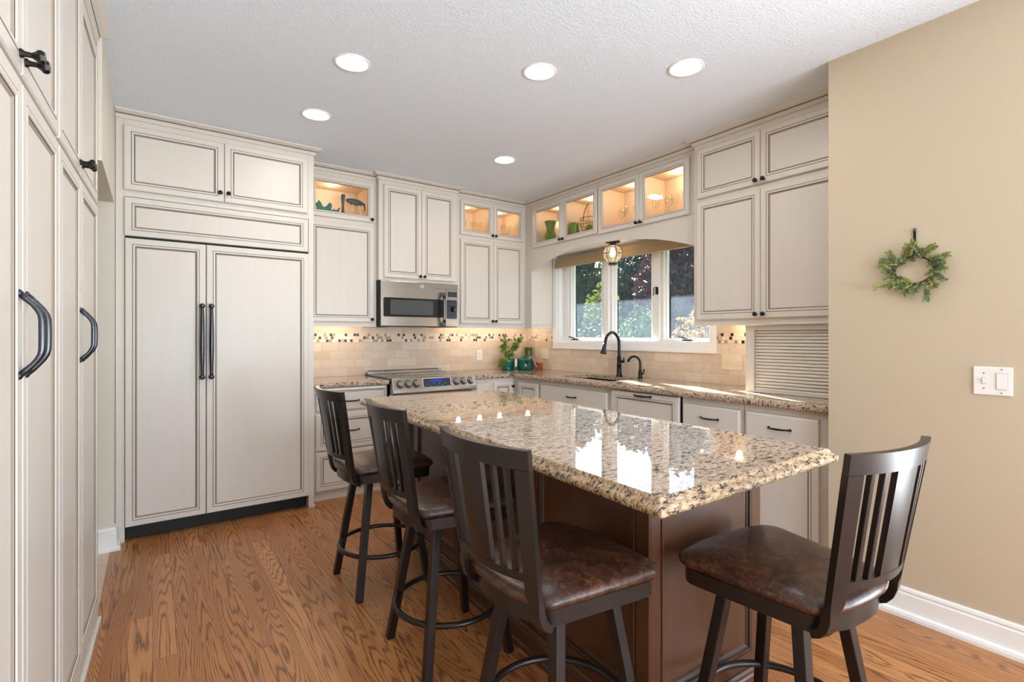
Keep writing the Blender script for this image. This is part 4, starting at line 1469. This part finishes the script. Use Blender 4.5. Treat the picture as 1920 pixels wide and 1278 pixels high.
# ------------------------------------------------------------------ counter stools
def make_stool(label):
    g = thing('counter_stool', label, 'stool', group='counter stools round the island')
    # legs and foot ring swivel separately, so they hang under their own small turn
    for sx, sy in ((-1, -1), (1, -1), (1, 1), (-1, 1)):
        m = MB()
        top, ft = Vector((sx * .105, sy * .105, .556)), Vector((sx * .182, sy * .182, 0.0))
        m.bar([top, ft], (1, 0, 0), [.036, .030], .033)
        lg = m.build('leg', 'stool_metal', g, bevel=.003)
        pd = MB().box(ft.x - .014, ft.x + .014, ft.y - .014, ft.y + .014, 0.0, .004)
        pd.build('glide', 'black', lg)
    m = MB()
    m.tube([(.213 * math.cos(2 * PI * i / 48), .213 * math.sin(2 * PI * i / 48), .197) for i in range(48)], .0115, 10, closed=True)
    m.build('foot_ring', 'stool_metal', g, smooth=True)
    MB().lathe([(0, .540), (.10, .540), (.10, .546), (.085, .550), (.085, .565), (0, .565)], seg=24).box(-.12, .12, -.12, .12, .544, .557).build('swivel_plate', 'black', g)

    def outline(grow=0.0, n=9):
        """seat outline, front wider than the back, rounded"""
        fw, bw, fy, by = .218 + grow, .172 + grow, .192 + grow, -.192 - grow
        pts = []
        rf, rb = .055, .05
        # front edge bows out slightly
        def corner(cx, cy, r, a0, a1):
            for k in range(n):
                a = R(a0 + (a1 - a0) * k / (n - 1))
                pts.append((cx + r * math.cos(a), cy + r * math.sin(a)))
        corner(fw - rf, fy - rf, rf, 3, 88)
        for k in range(1, 6):
            x = (fw - rf) * (1 - 2 * k / 6)
            pts.append((x, fy + .016 * (1 - (x / fw) ** 2)))
        corner(-fw + rf, fy - rf, rf, 92, 177)
        corner(-bw + rb, by + rb, rb, 183, 268)
        for k in range(1, 6):
            x = (-bw + rb) * (1 - 2 * k / 6)
            pts.append((x, by - .022 * (1 - (x / bw) ** 2)))
        corner(bw - rb, by + rb, rb, 272, 357)
        return pts
    m = MB()
    A, B_ = outline(0.0), outline(-.02)
    m.rings([[(x, y, .560) for x, y in B_], [(x, y, .558) for x, y in A], [(x, y, .600) for x, y in A], [(x, y, .600) for x, y in B_]], [0, 0, 0], fill=0, back=0)
    fr_ = m.build('seat_frame', 'stool_metal', g); auto_smooth(fr_, 45)
    m = MB()
    loops = []
    for gr, z in ((-.006, .6005), (.006, .6045), (.013, .613), (.014, .622), (.009, .632), (-.004, .6405), (-.03, .646), (-.07, .650), (-.11, .652), (-.15, .653)):
        loops.append([(x, y, z) for x, y in outline(gr)] if gr > -.05 else [(x * (1 + (gr + .03) / .2), y * (1 + (gr + .03) / .2), z) for x, y in outline(-.03)])
    m.rings(loops, [0] * (len(loops) - 1), fill=0, back=0)
    m.build('cushion', 'stool_leather', g, smooth=True)

    # curved back: point at lateral fraction s (-1..1) and height z
    def yc(z):      # y of the posts
        t_ = (z - .60) / .416
        return -.205 - .064 * max(0.0, t_)
    def hw(z):
        t_ = (z - .60) / .416
        return .172 + .030 * t_
    def bp(s, z, out=0.0):
        sag = .042 * (1 - s * s)
        th = s * .34
        return Vector((s * hw(z) + out * math.sin(th), yc(z) - sag - out * math.cos(th), z))
    D = .020
    back = MB()
    def latv(s):
        th = s * .42
        return Vector((math.cos(th), math.sin(th), 0))
    # posts: flush with the rails above, bending forward under the seat frame below
    for sx in (-1, 1):
        secs = []
        J = [((sx * .159, -.176, .560), (0, -.35, -.94)), ((sx * .160, -.193, .568), (0, -.66, -.75)), ((sx * .161, -.206, .584), (0, -.90, -.44)), ((sx * .162, -.2135, .606), (0, -.985, -.17)), ((sx * .1625, -.216, .628), (sx * .2, -.975, -.08))]
        for c, nn in J:
            c = Vector(c); nn = Vector(nn).normalized() * D / 2; lv = Vector((1, .18 * sx, 0)).normalized() * .0165
            secs.append([c - lv + nn, c + lv + nn, c + lv - nn, c - lv - nn])
        for k in range(9):
            z = .650 + (.968 - .650) * k / 8
            nn = Vector((math.sin(sx * .9 * .42), -math.cos(sx * .9 * .42), -.12)).normalized() * D / 2
            e0, e1 = sorted((sx * .80, sx * .992))
            secs.append([bp(e0, z) + nn, bp(e1, z) + nn, bp(e1, z) - nn, bp(e0, z) - nn])
        pb = MB()
        for q in secs:
            pb.v += [tuple(v) for v in q]
        for i in range(len(secs) - 1):
            for k in range(4):
                pb.f.append([i * 4 + k, i * 4 + (k + 1) % 4, i * 4 + 4 + (k + 1) % 4, i * 4 + 4 + k]); pb.m.append(0)
        pb.f.append([0, 1, 2, 3]); pb.m.append(0)
        pb.f.append([(len(secs) - 1) * 4 + k for k in range(4)]); pb.m.append(0)
        auto_smooth(pb.build('back_post', 'stool_metal', g), 40)
    def rail(z0, z1, n=20, dd=D):
        m = MB()
        lo = []
        for i in range(n + 1):
            s = -1 + 2 * i / n
            s *= .992
            nn = Vector((math.sin(s * .42), -math.cos(s * .42), 0))
            a, b = bp(s, z0), bp(s, z1)
            lo.append([a + nn * dd / 2, b + nn * dd / 2, b - nn * dd / 2, a - nn * dd / 2])
        b0 = len(m.v)
        for q in lo:
            m.v += [tuple(v) for v in q]
        for i in range(n):
            for k in range(4):
                m.f.append([b0 + i * 4 + k, b0 + i * 4 + (k + 1) % 4, b0 + i * 4 + 4 + (k + 1) % 4, b0 + i * 4 + 4 + k]); m.m.append(0)
        m.f.append([b0 + k for k in range(4)]); m.m.append(0)
        m.f.append([b0 + n * 4 + k for k in range(4)]); m.m.append(0)
        return m
    o_ = rail(.968, 1.016).build('top_rail', 'stool_metal', g); auto_smooth(o_, 45)
    o_ = rail(.684, .706, dd=.016).build('lower_rail', 'stool_metal', g); auto_smooth(o_, 45)
    for s, wd in ((-.655, .0125), (-.455, .0125), (.455, .0125), (.655, .0125)):
        m = MB().bar([bp(s, .704), bp(s, .970)], latv(s), wd, .014)
        m.build('slat', 'stool_metal', g, bevel=.002)
    # wide centre splat follows the curve
    m = MB()
    lo = []
    for i in range(7):
        s = -.255 + .51 * i / 6
        nn = Vector((math.sin(s * .42), -math.cos(s * .42), 0)) * .007
        a, b = bp(s, .704), bp(s, .970)
        lo.append([a + nn, b + nn, b - nn, a - nn])
    for q in lo:
        m.v += [tuple(v) for v in q]
    for i in range(6):
        for k in range(4):
            m.f.append([i * 4 + k, i * 4 + (k + 1) % 4, i * 4 + 4 + (k + 1) % 4, i * 4 + 4 + k]); m.m.append(0)
    m.f.append([0, 1, 2, 3]); m.m.append(0); m.f.append([27, 26, 25, 24]); m.m.append(0)
    o_ = m.build('centre_splat', 'stool_metal', g); auto_smooth(o_, 45)
    return g


st = make_stool('metal and leather counter stool at the island end by the three-drawer cabinet')
LAB = [None,
       'metal and leather counter stool in the middle of the row of three',
       'metal and leather counter stool in the row of three, closest to the camera',
       'metal and leather counter stool at the short end of the island, alone']
POSE = [(0.991, 2.589, .017, .004), (1.001, 1.865, -.034, -.015), (0.969, 1.134, .035, .073), (1.483, .738, 1.495, 1.525)]
for i, (x, y, th, tl) in enumerate(POSE):
    s = st if i == 0 else copy_tree(st)
    s.location = (x, y, 0)
    s.rotation_euler = (0, 0, th - PI / 2)
    if i:
        s['label'] = LAB[i]
    for ch in s.children:
        if ch.name.split('.')[0] in ('leg', 'foot_ring'):
            ch.rotation_euler = (0, 0, tl - th)

# ------------------------------------------------------------------ recessed ceiling lights
LIGHTS = [(.833, 2.579, 'recessed ceiling light above the middle of the floor, in front of the refrigerator doors'),
          (1.668, 2.093, 'recessed ceiling light over the island, in the middle of the row of three'),
          (2.264, 1.621, 'recessed ceiling light closest to the beige wall'),
          (.843, 3.317, 'recessed ceiling light near the crown of the refrigerator surround'),
          (2.276, 3.302, 'small-looking recessed ceiling light near the corner of the cabinets')]


def downlight(x, y, label):
    g = thing('ceiling_light', label, 'ceiling light', (x, y, CZ), 0, 'recessed lights in the ceiling')
    MB().lathe([(.070, -.003), (.088, -.006), (.090, -.003), (.090, 0.0), (.070, 0.0), (.070, -.003)], seg=36).build('trim_ring', 'trim_white', g, smooth=True)
    MB().lathe([(0, -.0025), (.070, -.0025), (.070, -.0005), (0, -.0005)], seg=36).build('lens', 'lamp_disc', g)
    return g


for x, y, lab in LIGHTS:
    downlight(x, y, lab)

# lantern over the sink
ln = thing('ceiling_lantern', 'small round caged bronze ceiling lantern glowing under the valance', 'lantern', (3.30, 3.112, 2.1115))
m = MB().lathe([(0, 0), (.066, 0), (.066, -.008), (.056, -.014), (.026, -.017), (.024, -.026), (.034, -.030), (.034, -.040), (0, -.040)], seg=24)
m.build('canopy', 'bronze', ln)
gc, gr = -.112, .082
prof = [(gr * math.sin(PI * (.14 + .72 * i / 14)), gc + gr * math.cos(PI * (.14 + .72 * i / 14))) for i in range(15)]
MB().lathe(prof, seg=28, caps=False).build('globe', 'lantern_glass', ln, smooth=True)
m = MB()
for k in range(6):
    a = 2 * PI * k / 6 + .1
    m.tube([((gr + .003) * math.sin(PI * (.12 + .76 * i / 14)) * math.cos(a), (gr + .003) * math.sin(PI * (.12 + .76 * i / 14)) * math.sin(a), gc + (gr + .003) * math.cos(PI * (.12 + .76 * i / 14))) for i in range(15)], .0028, 6)
m.tube([((gr + .004) * math.cos(2 * PI * i / 36), (gr + .004) * math.sin(2 * PI * i / 36), gc) for i in range(36)], .003, 6, closed=True)
m.lathe([(0, gc - .098), (.034, gc - .098), (.040, gc - .088), (.036, gc - .078), (0, gc - .078)], seg=20)
m.build('cage', 'lantern_bronze', ln)
MB().lathe([(0, -.040), (.012, -.042), (.014, -.052), (.012, -.056), (0, -.056)], seg=12).build('socket', 'bronze', ln)
MB().lathe([(0, -.055), (.011, -.059), (.020, -.080), (.027, -.104), (.024, -.126), (.012, -.138), (0, -.140)], seg=16).build('bulb', 'bulb', ln, smooth=True)
light('lantern_bulb', 'POINT', (0, 0, -.105), 4.0, (1.0, .72, .42), ln, shadow_soft_size=.03)

# ------------------------------------------------------------------ wreath on the beige wall
wr = thing('wreath', 'small green leafy wreath hung by a dark hook on the beige wall', 'wreath', (XP, .806, 1.575))
rw = random.Random(3)
ring = []
for i in range(60):
    a = 2 * PI * i / 60
    ring.append((-.014, .070 * math.cos(a), .060 * math.sin(a)))
m = MB().tube(ring, .0035, 6, closed=True)
m.tube([(x - .004, y * 1.06 + .002, z * 1.05) for x, y, z in ring], .002, 6, closed=True)
lf = [MB(), MB()]
for k in range(44):
    a = 2 * PI * (k + rw.uniform(-.4, .4)) / 44
    base = Vector((-.014, .071 * math.cos(a), .061 * math.sin(a)))
    tang = Vector((0, -math.sin(a), math.cos(a))) * (1 if rw.random() < .75 else -1)
    outw = Vector((0, math.cos(a), math.sin(a)))
    L_ = rw.uniform(.034, .080)
    if rw.random() < .16:
        L_ *= 1.35
    d_ = (tang * rw.uniform(.25, 1.0) + outw * rw.uniform(.35, 1.0) + Vector((-rw.uniform(.05, .5), 0, 0))).normalized()
    if rw.random() < .12:
        d_ = (tang * .8 - outw * .5 + Vector((-.3, 0, 0))).normalized(); L_ = .03
    tip = base + d_ * L_
    m.tube([base, base + d_ * L_ * .5 + Vector((-.003, 0, 0)), tip], [.0016, .0014, .001], 5)
    nl = max(3, int(L_ / .0085))
    for j in range(nl + 1):
        p = base + d_ * (L_ * (j + .6) / (nl + .6))
        for s_ in (-1, 1):
            side = d_.cross(Vector((-1, rw.uniform(-.4, .4), rw.uniform(-.4, .4)))).normalized() * s_
            ld = (d_ * .75 + side + Vector((rw.uniform(-.4, .1), 0, 0))).normalized()
            ll = rw.uniform(.013, .021)
            wv = ld.cross(Vector((-1, rw.uniform(-.6, .6), rw.uniform(-.6, .6)))).normalized() * ll * .33
            c0 = p; c1 = p + ld * ll * .5; c2 = p + ld * ll
            up = ld.cross(wv).normalized() * ll * .06
            lf[0 if (k % 3) else 1].add([c0, c1 + wv + up, c2, c1 - wv + up, c1 - up], [(0, 4, 1), (1, 4, 2), (2, 4, 3), (3, 4, 0)])
for q in (m, lf[0], lf[1]):       # nothing may sink into the wall
    q.v = [(min(x, -.002), y, z) for x, y, z in q.v]
m.build('twig_ring', 'stem_brown', wr)
lf[0].build('leaves', 'leaf_wreath', wr)
lf[1].build('leaves', 'leaf_wreath_deep', wr)
hk = thing('wall_hook', 'dark narrow metal hook on the beige wall holding up the wreath', 'hook', (XP, .806, 1.70))
m = MB().bar([(-.003, 0, .064), (-.003, 0, -.03)], (0, 1, 0), .010, .005)
m.bar([(-.005, 0, -.028), (-.012, 0, -.060), (-.022, 0, -.066), (-.028, 0, -.058)], (0, 1, 0), .008, .004)
m.build('bar', 'faucet_black', hk, bevel=.001)
MB().lathe([(0, 0), (.006, 0), (.005, .004), (0, .005)], (-.006, 0, .056), (-1, 0, 0), 10).build('screw', 'wire_metal', hk)

# ------------------------------------------------------------------ switch and socket plates
sw = thing('light_switch', 'white double light switch plate with toggle and rocker on the beige wall', 'light switch', (XP, .546, 1.095))
m = MB()
m.box(-.006, 0, -.060, .060, -.058, .058)
m.build('plate', 'wall_plate', sw, bevel=.003)
t_ = MB().box(-.008, -.005, .022, .032, -.012, .012).box(-.016, -.006, .0245, .0295, .000, .009)
t_.build('toggle', 'wall_plate', sw, bevel=.001)
t_ = MB().box(-.0065, -.004, .021, .033, -.0135, .0135)
t_.build('toggle_slot', 'plate_ink', sw)
MB().box(-.0068, -.004, -.0435, -.0105, -.034, .034).build('rocker_gap', 'plate_ink', sw)
MB().box(-.009, -.005, -.0425, -.0115, -.033, .033).build('rocker', 'wall_plate', sw, bevel=.0015)
m = MB()
for z in (-.031, .031):
    m.lathe([(0, 0), (.003, 0), (.0028, .0012), (0, .0014)], (-.006, .027, z), (-1, 0, 0), 8)
for z in (-.048, .048):
    m.lathe([(0, 0), (.003, 0), (.0028, .0012), (0, .0014)], (-.006, -.027, z), (-1, 0, 0), 8)
m.build('screw', 'plate_ink', sw)


def outlet(name, label, mat, gangs, width):
    """facing -y, centred at the origin"""
    g = thing(name, label, 'outlet')
    MB().box(-width / 2, width / 2, -.006, 0, -.058, .058).build('plate', mat, g, bevel=.003)
    for gx, kd in gangs:
        if kd == 'o':
            for z in (-.0195, .0195):
                r_ = MB().prism([(gx + .0155 * math.cos(a), z + .0135 * math.sin(a)) for a in [2 * PI * i / 20 for i in range(20)]], 1, -.008, -.004)
                so = r_.build('socket', 'wall_plate', g)
                q = MB().box(gx - .007, gx - .0045, -.0085, -.0075, z - .004, z + .005).box(gx + .0045, gx + .007, -.0085, -.0075, z - .004, z + .005)
                q.lathe([(0, 0), (.0022, 0), (.0022, .0006), (0, .0006)], (gx, -.008, z - .008), (0, -1, 0), 8)
                q.build('slots', 'plate_ink', so)
        else:
            MB().box(gx - .005, gx + .005, -.008, -.005, -.012, .012).box(gx - .0028, gx + .0028, -.016, -.006, 0, .009).build('toggle', 'wall_plate' if mat != 'plate_beige' else 'plate_beige', g, bevel=.001)
    return g


o = outlet('socket_plate', 'white double socket plate on the tile between the range and the plants', 'wall_plate', [(0, 'o')], .072)
o.location = (2.855, YB - .0105, 1.075)
o = outlet('socket_plate', 'beige double plate on the tile in the corner beside the copper can', 'plate_beige', [(-.023, 's'), (.023, 'o')], .118)
o.location = (XW - .0105, 4.285, 1.085); o.rotation_euler = (0, 0, R(-90))
o = outlet('socket_plate', 'beige triple plate with toggles and a socket beside the tambour garage', 'plate_beige', [(-.046, 's'), (0, 's'), (.046, 'o')], .164)
o.location = (XW - .0105, 2.10, 1.085); o.rotation_euler = (0, 0, R(-90))

# ------------------------------------------------------------------ things in the counter corner
def rosette(mb, p, r, n, rng_, up=.8):
    for k in range(n):
        a = k * 2.4
        t_ = .25 + .75 * k / n
        d_ = Vector((math.cos(a) * t_, math.sin(a) * t_, up * (1.1 - t_))).normalized()
        s_ = Vector((-math.sin(a), math.cos(a), 0)) * r * .22
        b_ = Vector(p); c1 = b_ + d_ * r * .6; c2 = b_ + d_ * r + Vector((0, 0, r * .12))
        n_ = d_.cross(s_).normalized() * r * .09
        mb.add([b_, c1 + s_, c2, c1 - s_, c1 + n_, c1 - n_], [(0, 1, 4), (1, 2, 4), (2, 3, 4), (3, 0, 4), (0, 5, 1), (1, 5, 2), (2, 5, 3), (3, 5, 0)])


pp = thing('potted_succulent', 'trailing green succulent growing in a glossy emerald pot on the corner worktop', 'plant', (3.10, 4.44, CT + .0005))
MB().lathe([(0, 0), (.062, 0), (.066, .006), (.064, .014), (.072, .05), (.080, .09), (.079, .115), (.074, .122), (.068, .120), (.070, .10), (0, .10)], seg=28).build('pot', 'teal_glaze', pp, smooth=True)
MB().lathe([(0, .100), (.069, .101), (0, .108)], seg=16).build('soil', 'soil', pp)
rs = random.Random(8)
stm, lvs = MB(), MB()
branches = [((-.015, -.01, .10), (-.085, -.045, .13), (-.115, -.06, .045)), ((-.02, .0, .10), (-.05, -.04, .14), (-.08, -.07, .09)), ((0, 0, .10), (-.03, .02, .19), (-.025, .02, .30)),
            ((0, 0, .10), (-.06, .01, .19), (-.06, .02, .25)), ((.01, 0, .10), (.07, .03, .20), (.19, .06, .30)), ((.01, .01, .10), (.06, .04, .18), (.15, .05, .24)),
            ((0, -.02, .10), (.0, -.05, .15), (-.01, -.06, .16)), ((-.01, -.01, .10), (-.10, -.03, .11), (-.125, -.05, .085)), ((0, 0, .1), (.02, .02, .16), (.03, .03, .17)),
            ((0, 0, .10), (.10, .04, .22), (.22, .07, .325)), ((0, 0, .10), (-.02, .03, .22), (-.012, .03, .345))]
for b in branches:
    a0, a1, a2 = map(Vector, b)
    pts = [a0.lerp(a1, t_).lerp(a1.lerp(a2, t_), t_) for t_ in [i / 7 for i in range(8)]]
    stm.tube(pts, .004, 6)
    for q in pts[4:]:
        for _ in range(2):
            rosette(lvs, q + Vector((rs.uniform(-.018, .018), rs.uniform(-.018, .018), rs.uniform(-.012, .014))), rs.uniform(.030, .046), 7, rs, .45)
stm.build('stems', 'stem_green', pp)
lvs.build('leaves', 'leaf_succulent', pp)

tp = thing('teal_jug', 'squat dark teal glazed jug with white bail wire in front of the potted succulent', 'jug', (3.238, 4.325, CT + .0005))
JK = 1.36
MB().lathe([(r_ * JK, h_ * JK) for r_, h_ in ((0, 0), (.048, 0), (.054, .008), (.058, .04), (.052, .062), (.056, .074), (.060, .082), (.052, .090), (.034, .094), (.034, .100), (.012, .104), (.012, .112), (0, .114))], seg=28).build('body', 'teal_dark', tp, smooth=True)
MB().tube([(-.02, -.06, .075), (-.035, -.088, .11), (-.04, -.096, .135)], [.016, .012, .010], 10).build('spout', 'teal_dark', tp, smooth=True)
pts = [(.030 + .080 * t_, -.03 - .05 * t_, .115 + .035 * math.sin(PI * min(1, t_ * 1.15)) - .085 * t_ ** 2.2) for t_ in [i / 12 for i in range(13)]]
MB().tube(pts, .0032, 6).build('bail_wire', 'wall_plate', tp, smooth=True)

cr_ = thing('ceramic_figurine', 'small pinkish ceramic gnome-like ornament between the emerald pot and the jug', 'figurine', (3.108, 4.300, CT + .0005))
MB().lathe([(0, 0), (.018, 0), (.020, .006), (.016, .05), (.013, .075), (.016, .09), (.013, .106), (.006, .122), (0, .130)], seg=16).build('body', 'plate_beige', cr_, smooth=True)
MB().lathe([(.0165, 0), (.020, .002), (.021, .03), (.018, .045), (.0165, .045), (.0165, 0)], (0, 0, .002), seg=16).build('base', 'teal_dark', cr_, smooth=True)

ob = thing('oil_bottle', 'tall olive green ceramic canister stacked on a dark one in the corner', 'canister', (3.425, 4.50, CT + .0005))
MB().lathe([(0, .118), (.046, .118), (.048, .126), (.043, .132), (.043, .226), (.046, .232), (.044, .238), (.036, .238), (.036, .19), (0, .19)], seg=24).build('upper_cylinder', 'olive_bottle', ob, smooth=True)
MB().lathe([(0, 0), (.050, 0), (.053, .01), (.053, .085), (.049, .105), (.050, .112), (.046, .118), (0, .118)], seg=24).build('lower_jar', 'teal_dark', ob, smooth=True)

cc = thing('copper_can', 'small copper can with a tall arched handle in the tile corner', 'copper can', (3.395, 4.275, CT + .0005))
MB().lathe([(0, 0), (.040, 0), (.043, .004), (.042, .076), (.045, .080), (.044, .084), (.040, .082), (.040, .01), (0, .01)], seg=28).build('can', 'copper', cc, smooth=True)
MB().tube([(.046 * math.cos(a) * -.78, .046 * math.cos(a) * .62, .070 + .062 * math.sin(a)) for a in [PI * i / 18 for i in range(19)]], .0032, 8).build('handle', 'copper', cc, smooth=True)

# ------------------------------------------------------------------ things inside the glass cabinets
# beside the refrigerator: shelf at z = 2.30
ZS = 2.3035
tc_ = thing('teal_ornament', 'jagged teal painted wooden crown ornament on the shelf behind the single glass door', 'ornament', (1.185, 4.315, ZS))
KO = .82
pl = [(-.11, 0), (.10, 0), (.135, .075), (.100, .050), (.085, .03), (.06, .045), (.055, .028), (.035, .032), (.045, .085), (.02, .105), (-.005, .07), (-.03, .05), (-.05, .058), (-.06, .085), (-.085, .115), (-.10, .085), (-.115, .08), (-.10, .045)]
MB().prism([(a * KO, b * KO) for a, b in pl], 1, -.012, .012).build('cutout', 'teal_paint', tc_, bevel=.002)
vz = thing('slim_vase', 'slim slate-blue waisted vase standing between the teal ornament and the bird', 'vase', (1.318, 4.33, ZS))
MB().lathe([(0, 0), (.018, 0), (.016, .01), (.011, .04), (.010, .075), (.012, .11), (.017, .145), (.020, .172), (.017, .174), (.011, .14), (0, .13)], seg=18).build('body', 'slate_blue', vz, smooth=True)
bd = thing('bird_figurine', 'green-grey wading bird figure on thin wire legs behind the single glass door', 'figurine', (1.430, 4.34, ZS))
body = MB()
body.lathe([(0, -.088), (.008, -.084), (.018, -.066), (.026, -.032), (.028, 0), (.024, .034), (.014, .062), (.006, .082), (0, .088)], (0, 0, .128), (1, 0, -.10), 16)
body.build('body', 'slate_blue', bd, smooth=True)
MB().tube([(.055, 0, .128), (.074, 0, .112), (.080, 0, .080), (.074, 0, .055)], [.012, .008, .006, .003], 8).build('neck', 'slate_blue', bd, smooth=True)
m = MB()
for x, y in ((-.04, -.02), (-.015, .02), (.03, -.02), (.045, .02)):
    m.tube([(x * .6, y * .5, .112), (x, y, .05), (x * 1.4, y * 1.3, 0.0)], .003, 6)
m.build('leg', 'cream_ceramic', bd)

# clear glassware between microwave and corner
def goblet(x, y, z, label, h=.12, r=.03, grp='clear glasses in the lit cabinets'):
    g = MB().lathe([(0, 0), (r * .9, 0), (r * .85, .003), (.005, .008), (.004, h * .42), (r * .7, h * .55), (r, h * .75), (r * .9, h), (r * .86, h), (r * .95, h * .75), (r * .65, h * .58), (0, h * .47)], seg=18).build('goblet', 'clear_glass', smooth=True)
    g.location = (x, y, z)
    return tag(g, label, 'glass', grp)


Lg = 'clear stemmed glass inside the two-door lit cabinet next to the microwave'
for x, y in ((2.46, 4.36), (2.52, 4.42), (2.60, 4.38), (2.69, 4.40), (2.88, 4.40), (2.95, 4.36), (3.03, 4.36)):
    goblet(x, y - .05, 2.3055, Lg)
bw = MB().lathe([(0, 0), (.035, 0), (.05, .015), (.085, .06), (.10, .085), (.098, .087), (.08, .06), (.045, .02), (0, .012)], seg=28).build('cut_glass_bowl', 'clear_glass', smooth=True)
bw.location = (3.03, 4.46, 2.3055)
tag(bw, 'clear cut glass bowl at the corner end of the two-door lit cabinet', 'bowl')
Lg2 = 'clear stemmed glass inside the brightly lit cabinet above the faucet'
for y in (3.03, 2.95, 2.86, 2.79, 2.62, 2.54, 2.45, 2.36):
    goblet(3.30 + .03 * math.sin(y * 40), y, 2.2255, Lg2, .15, .034)

# corner-end cabinet over the window
gv_ = thing('green_vase', 'green ribbed glass vase with flared rim behind the first glass door from the corner', 'vase', (3.275, 3.935, 2.2255))
MB().lathe([(0, 0), (.040, 0), (.046, .01), (.058, .05), (.056, .075), (.040, .11), (.040, .14), (.062, .205), (.060, .207), (.036, .14), (.036, .11), (.050, .06), (0, .012)], seg=24).build('body', 'green_glass', gv_, smooth=True)
cp_ = MB().lathe([(0, 0), (.04, 0), (.055, .04), (.067, .12), (.056, .20), (.038, .23), (.034, .23), (.052, .19), (.06, .12), (0, .02)], seg=24).build('cream_jar', 'cream_ceramic', smooth=True)
cp_.location = (3.405, 4.005, 2.2255); tag(cp_, 'large cream jar at the corner end behind the green vase', 'jar')
gb = MB().lathe([(0, 0), (.035, 0), (.05, .02), (.042, .09), (.05, .12), (.046, .12), (.036, .09), (0, .012)], seg=20).build('green_tumbler', 'green_glass', smooth=True)
gb.location = (3.262, 3.566, 2.2255); tag(gb, 'yellow-green glass tumbler beside the wire basket in the corner-end cabinet', 'tumbler')
wb = thing('wire_basket', 'bronze wire basket with tall arched handle behind the second glass door from the corner', 'basket', (3.345, 3.43, 2.2255))
m = MB()
for r_, z in ((.055, .004), (.075, .035), (.098, .09), (.10, .15)):
    m.tube([(r_ * math.cos(2 * PI * i / 28), r_ * math.sin(2 * PI * i / 28), z) for i in range(28)], .003, 6, closed=True)
for k in range(10):
    a = 2 * PI * k / 10
    m.tube([(r_ * math.cos(a), r_ * math.sin(a), z) for r_, z in ((.055, .004), (.075, .035), (.098, .09), (.10, .15))], .002, 5)
m.build('frame', 'wire_metal', wb)
MB().tube([(0, .10 * math.cos(a), .15 + .155 * math.sin(a)) for a in [PI * i / 20 for i in range(21)]], .004, 6).build('handle', 'wire_metal', wb)
gf = MB().lathe([(0, .0), (.03, .002), (.046, .02), (.05, .045), (.04, .075), (.02, .09), (0, .092)], seg=18).build('green_bowl', 'green_glass', smooth=True)
gf.location = (3.345, 3.43, 2.233); tag(gf, 'round green glass bowl sitting inside the wire basket', 'bowl')

# ------------------------------------------------------------------ put every Empty at the base of its thing
bpy.context.view_layer.update()


def descend(o):
    for c in o.children:
        yield c
        yield from descend(c)


for o in list(COL.objects):
    if o.type == 'EMPTY' and o.parent is None:
        ps = []
        for c in descend(o):
            if c.type == 'MESH':
                ps += [c.matrix_world @ Vector(b) for b in c.bound_box]
        if not ps:
            continue
        mn = Vector([min(p[i] for p in ps) for i in range(3)]); mx = Vector([max(p[i] for p in ps) for i in range(3)])
        if o.name.split('.')[0] in ('counter_stool', 'ceiling_light', 'ceiling_lantern', 'wreath', 'wall_hook', 'island_cabinet'):
            continue
        new = Vector(((mn.x + mx.x) / 2, (mn.y + mx.y) / 2, mn.z))
        dl = o.rotation_euler.to_matrix().inverted() @ (new - o.location)
        o.location = new
        for c in o.children:
            c.location = c.location - dl
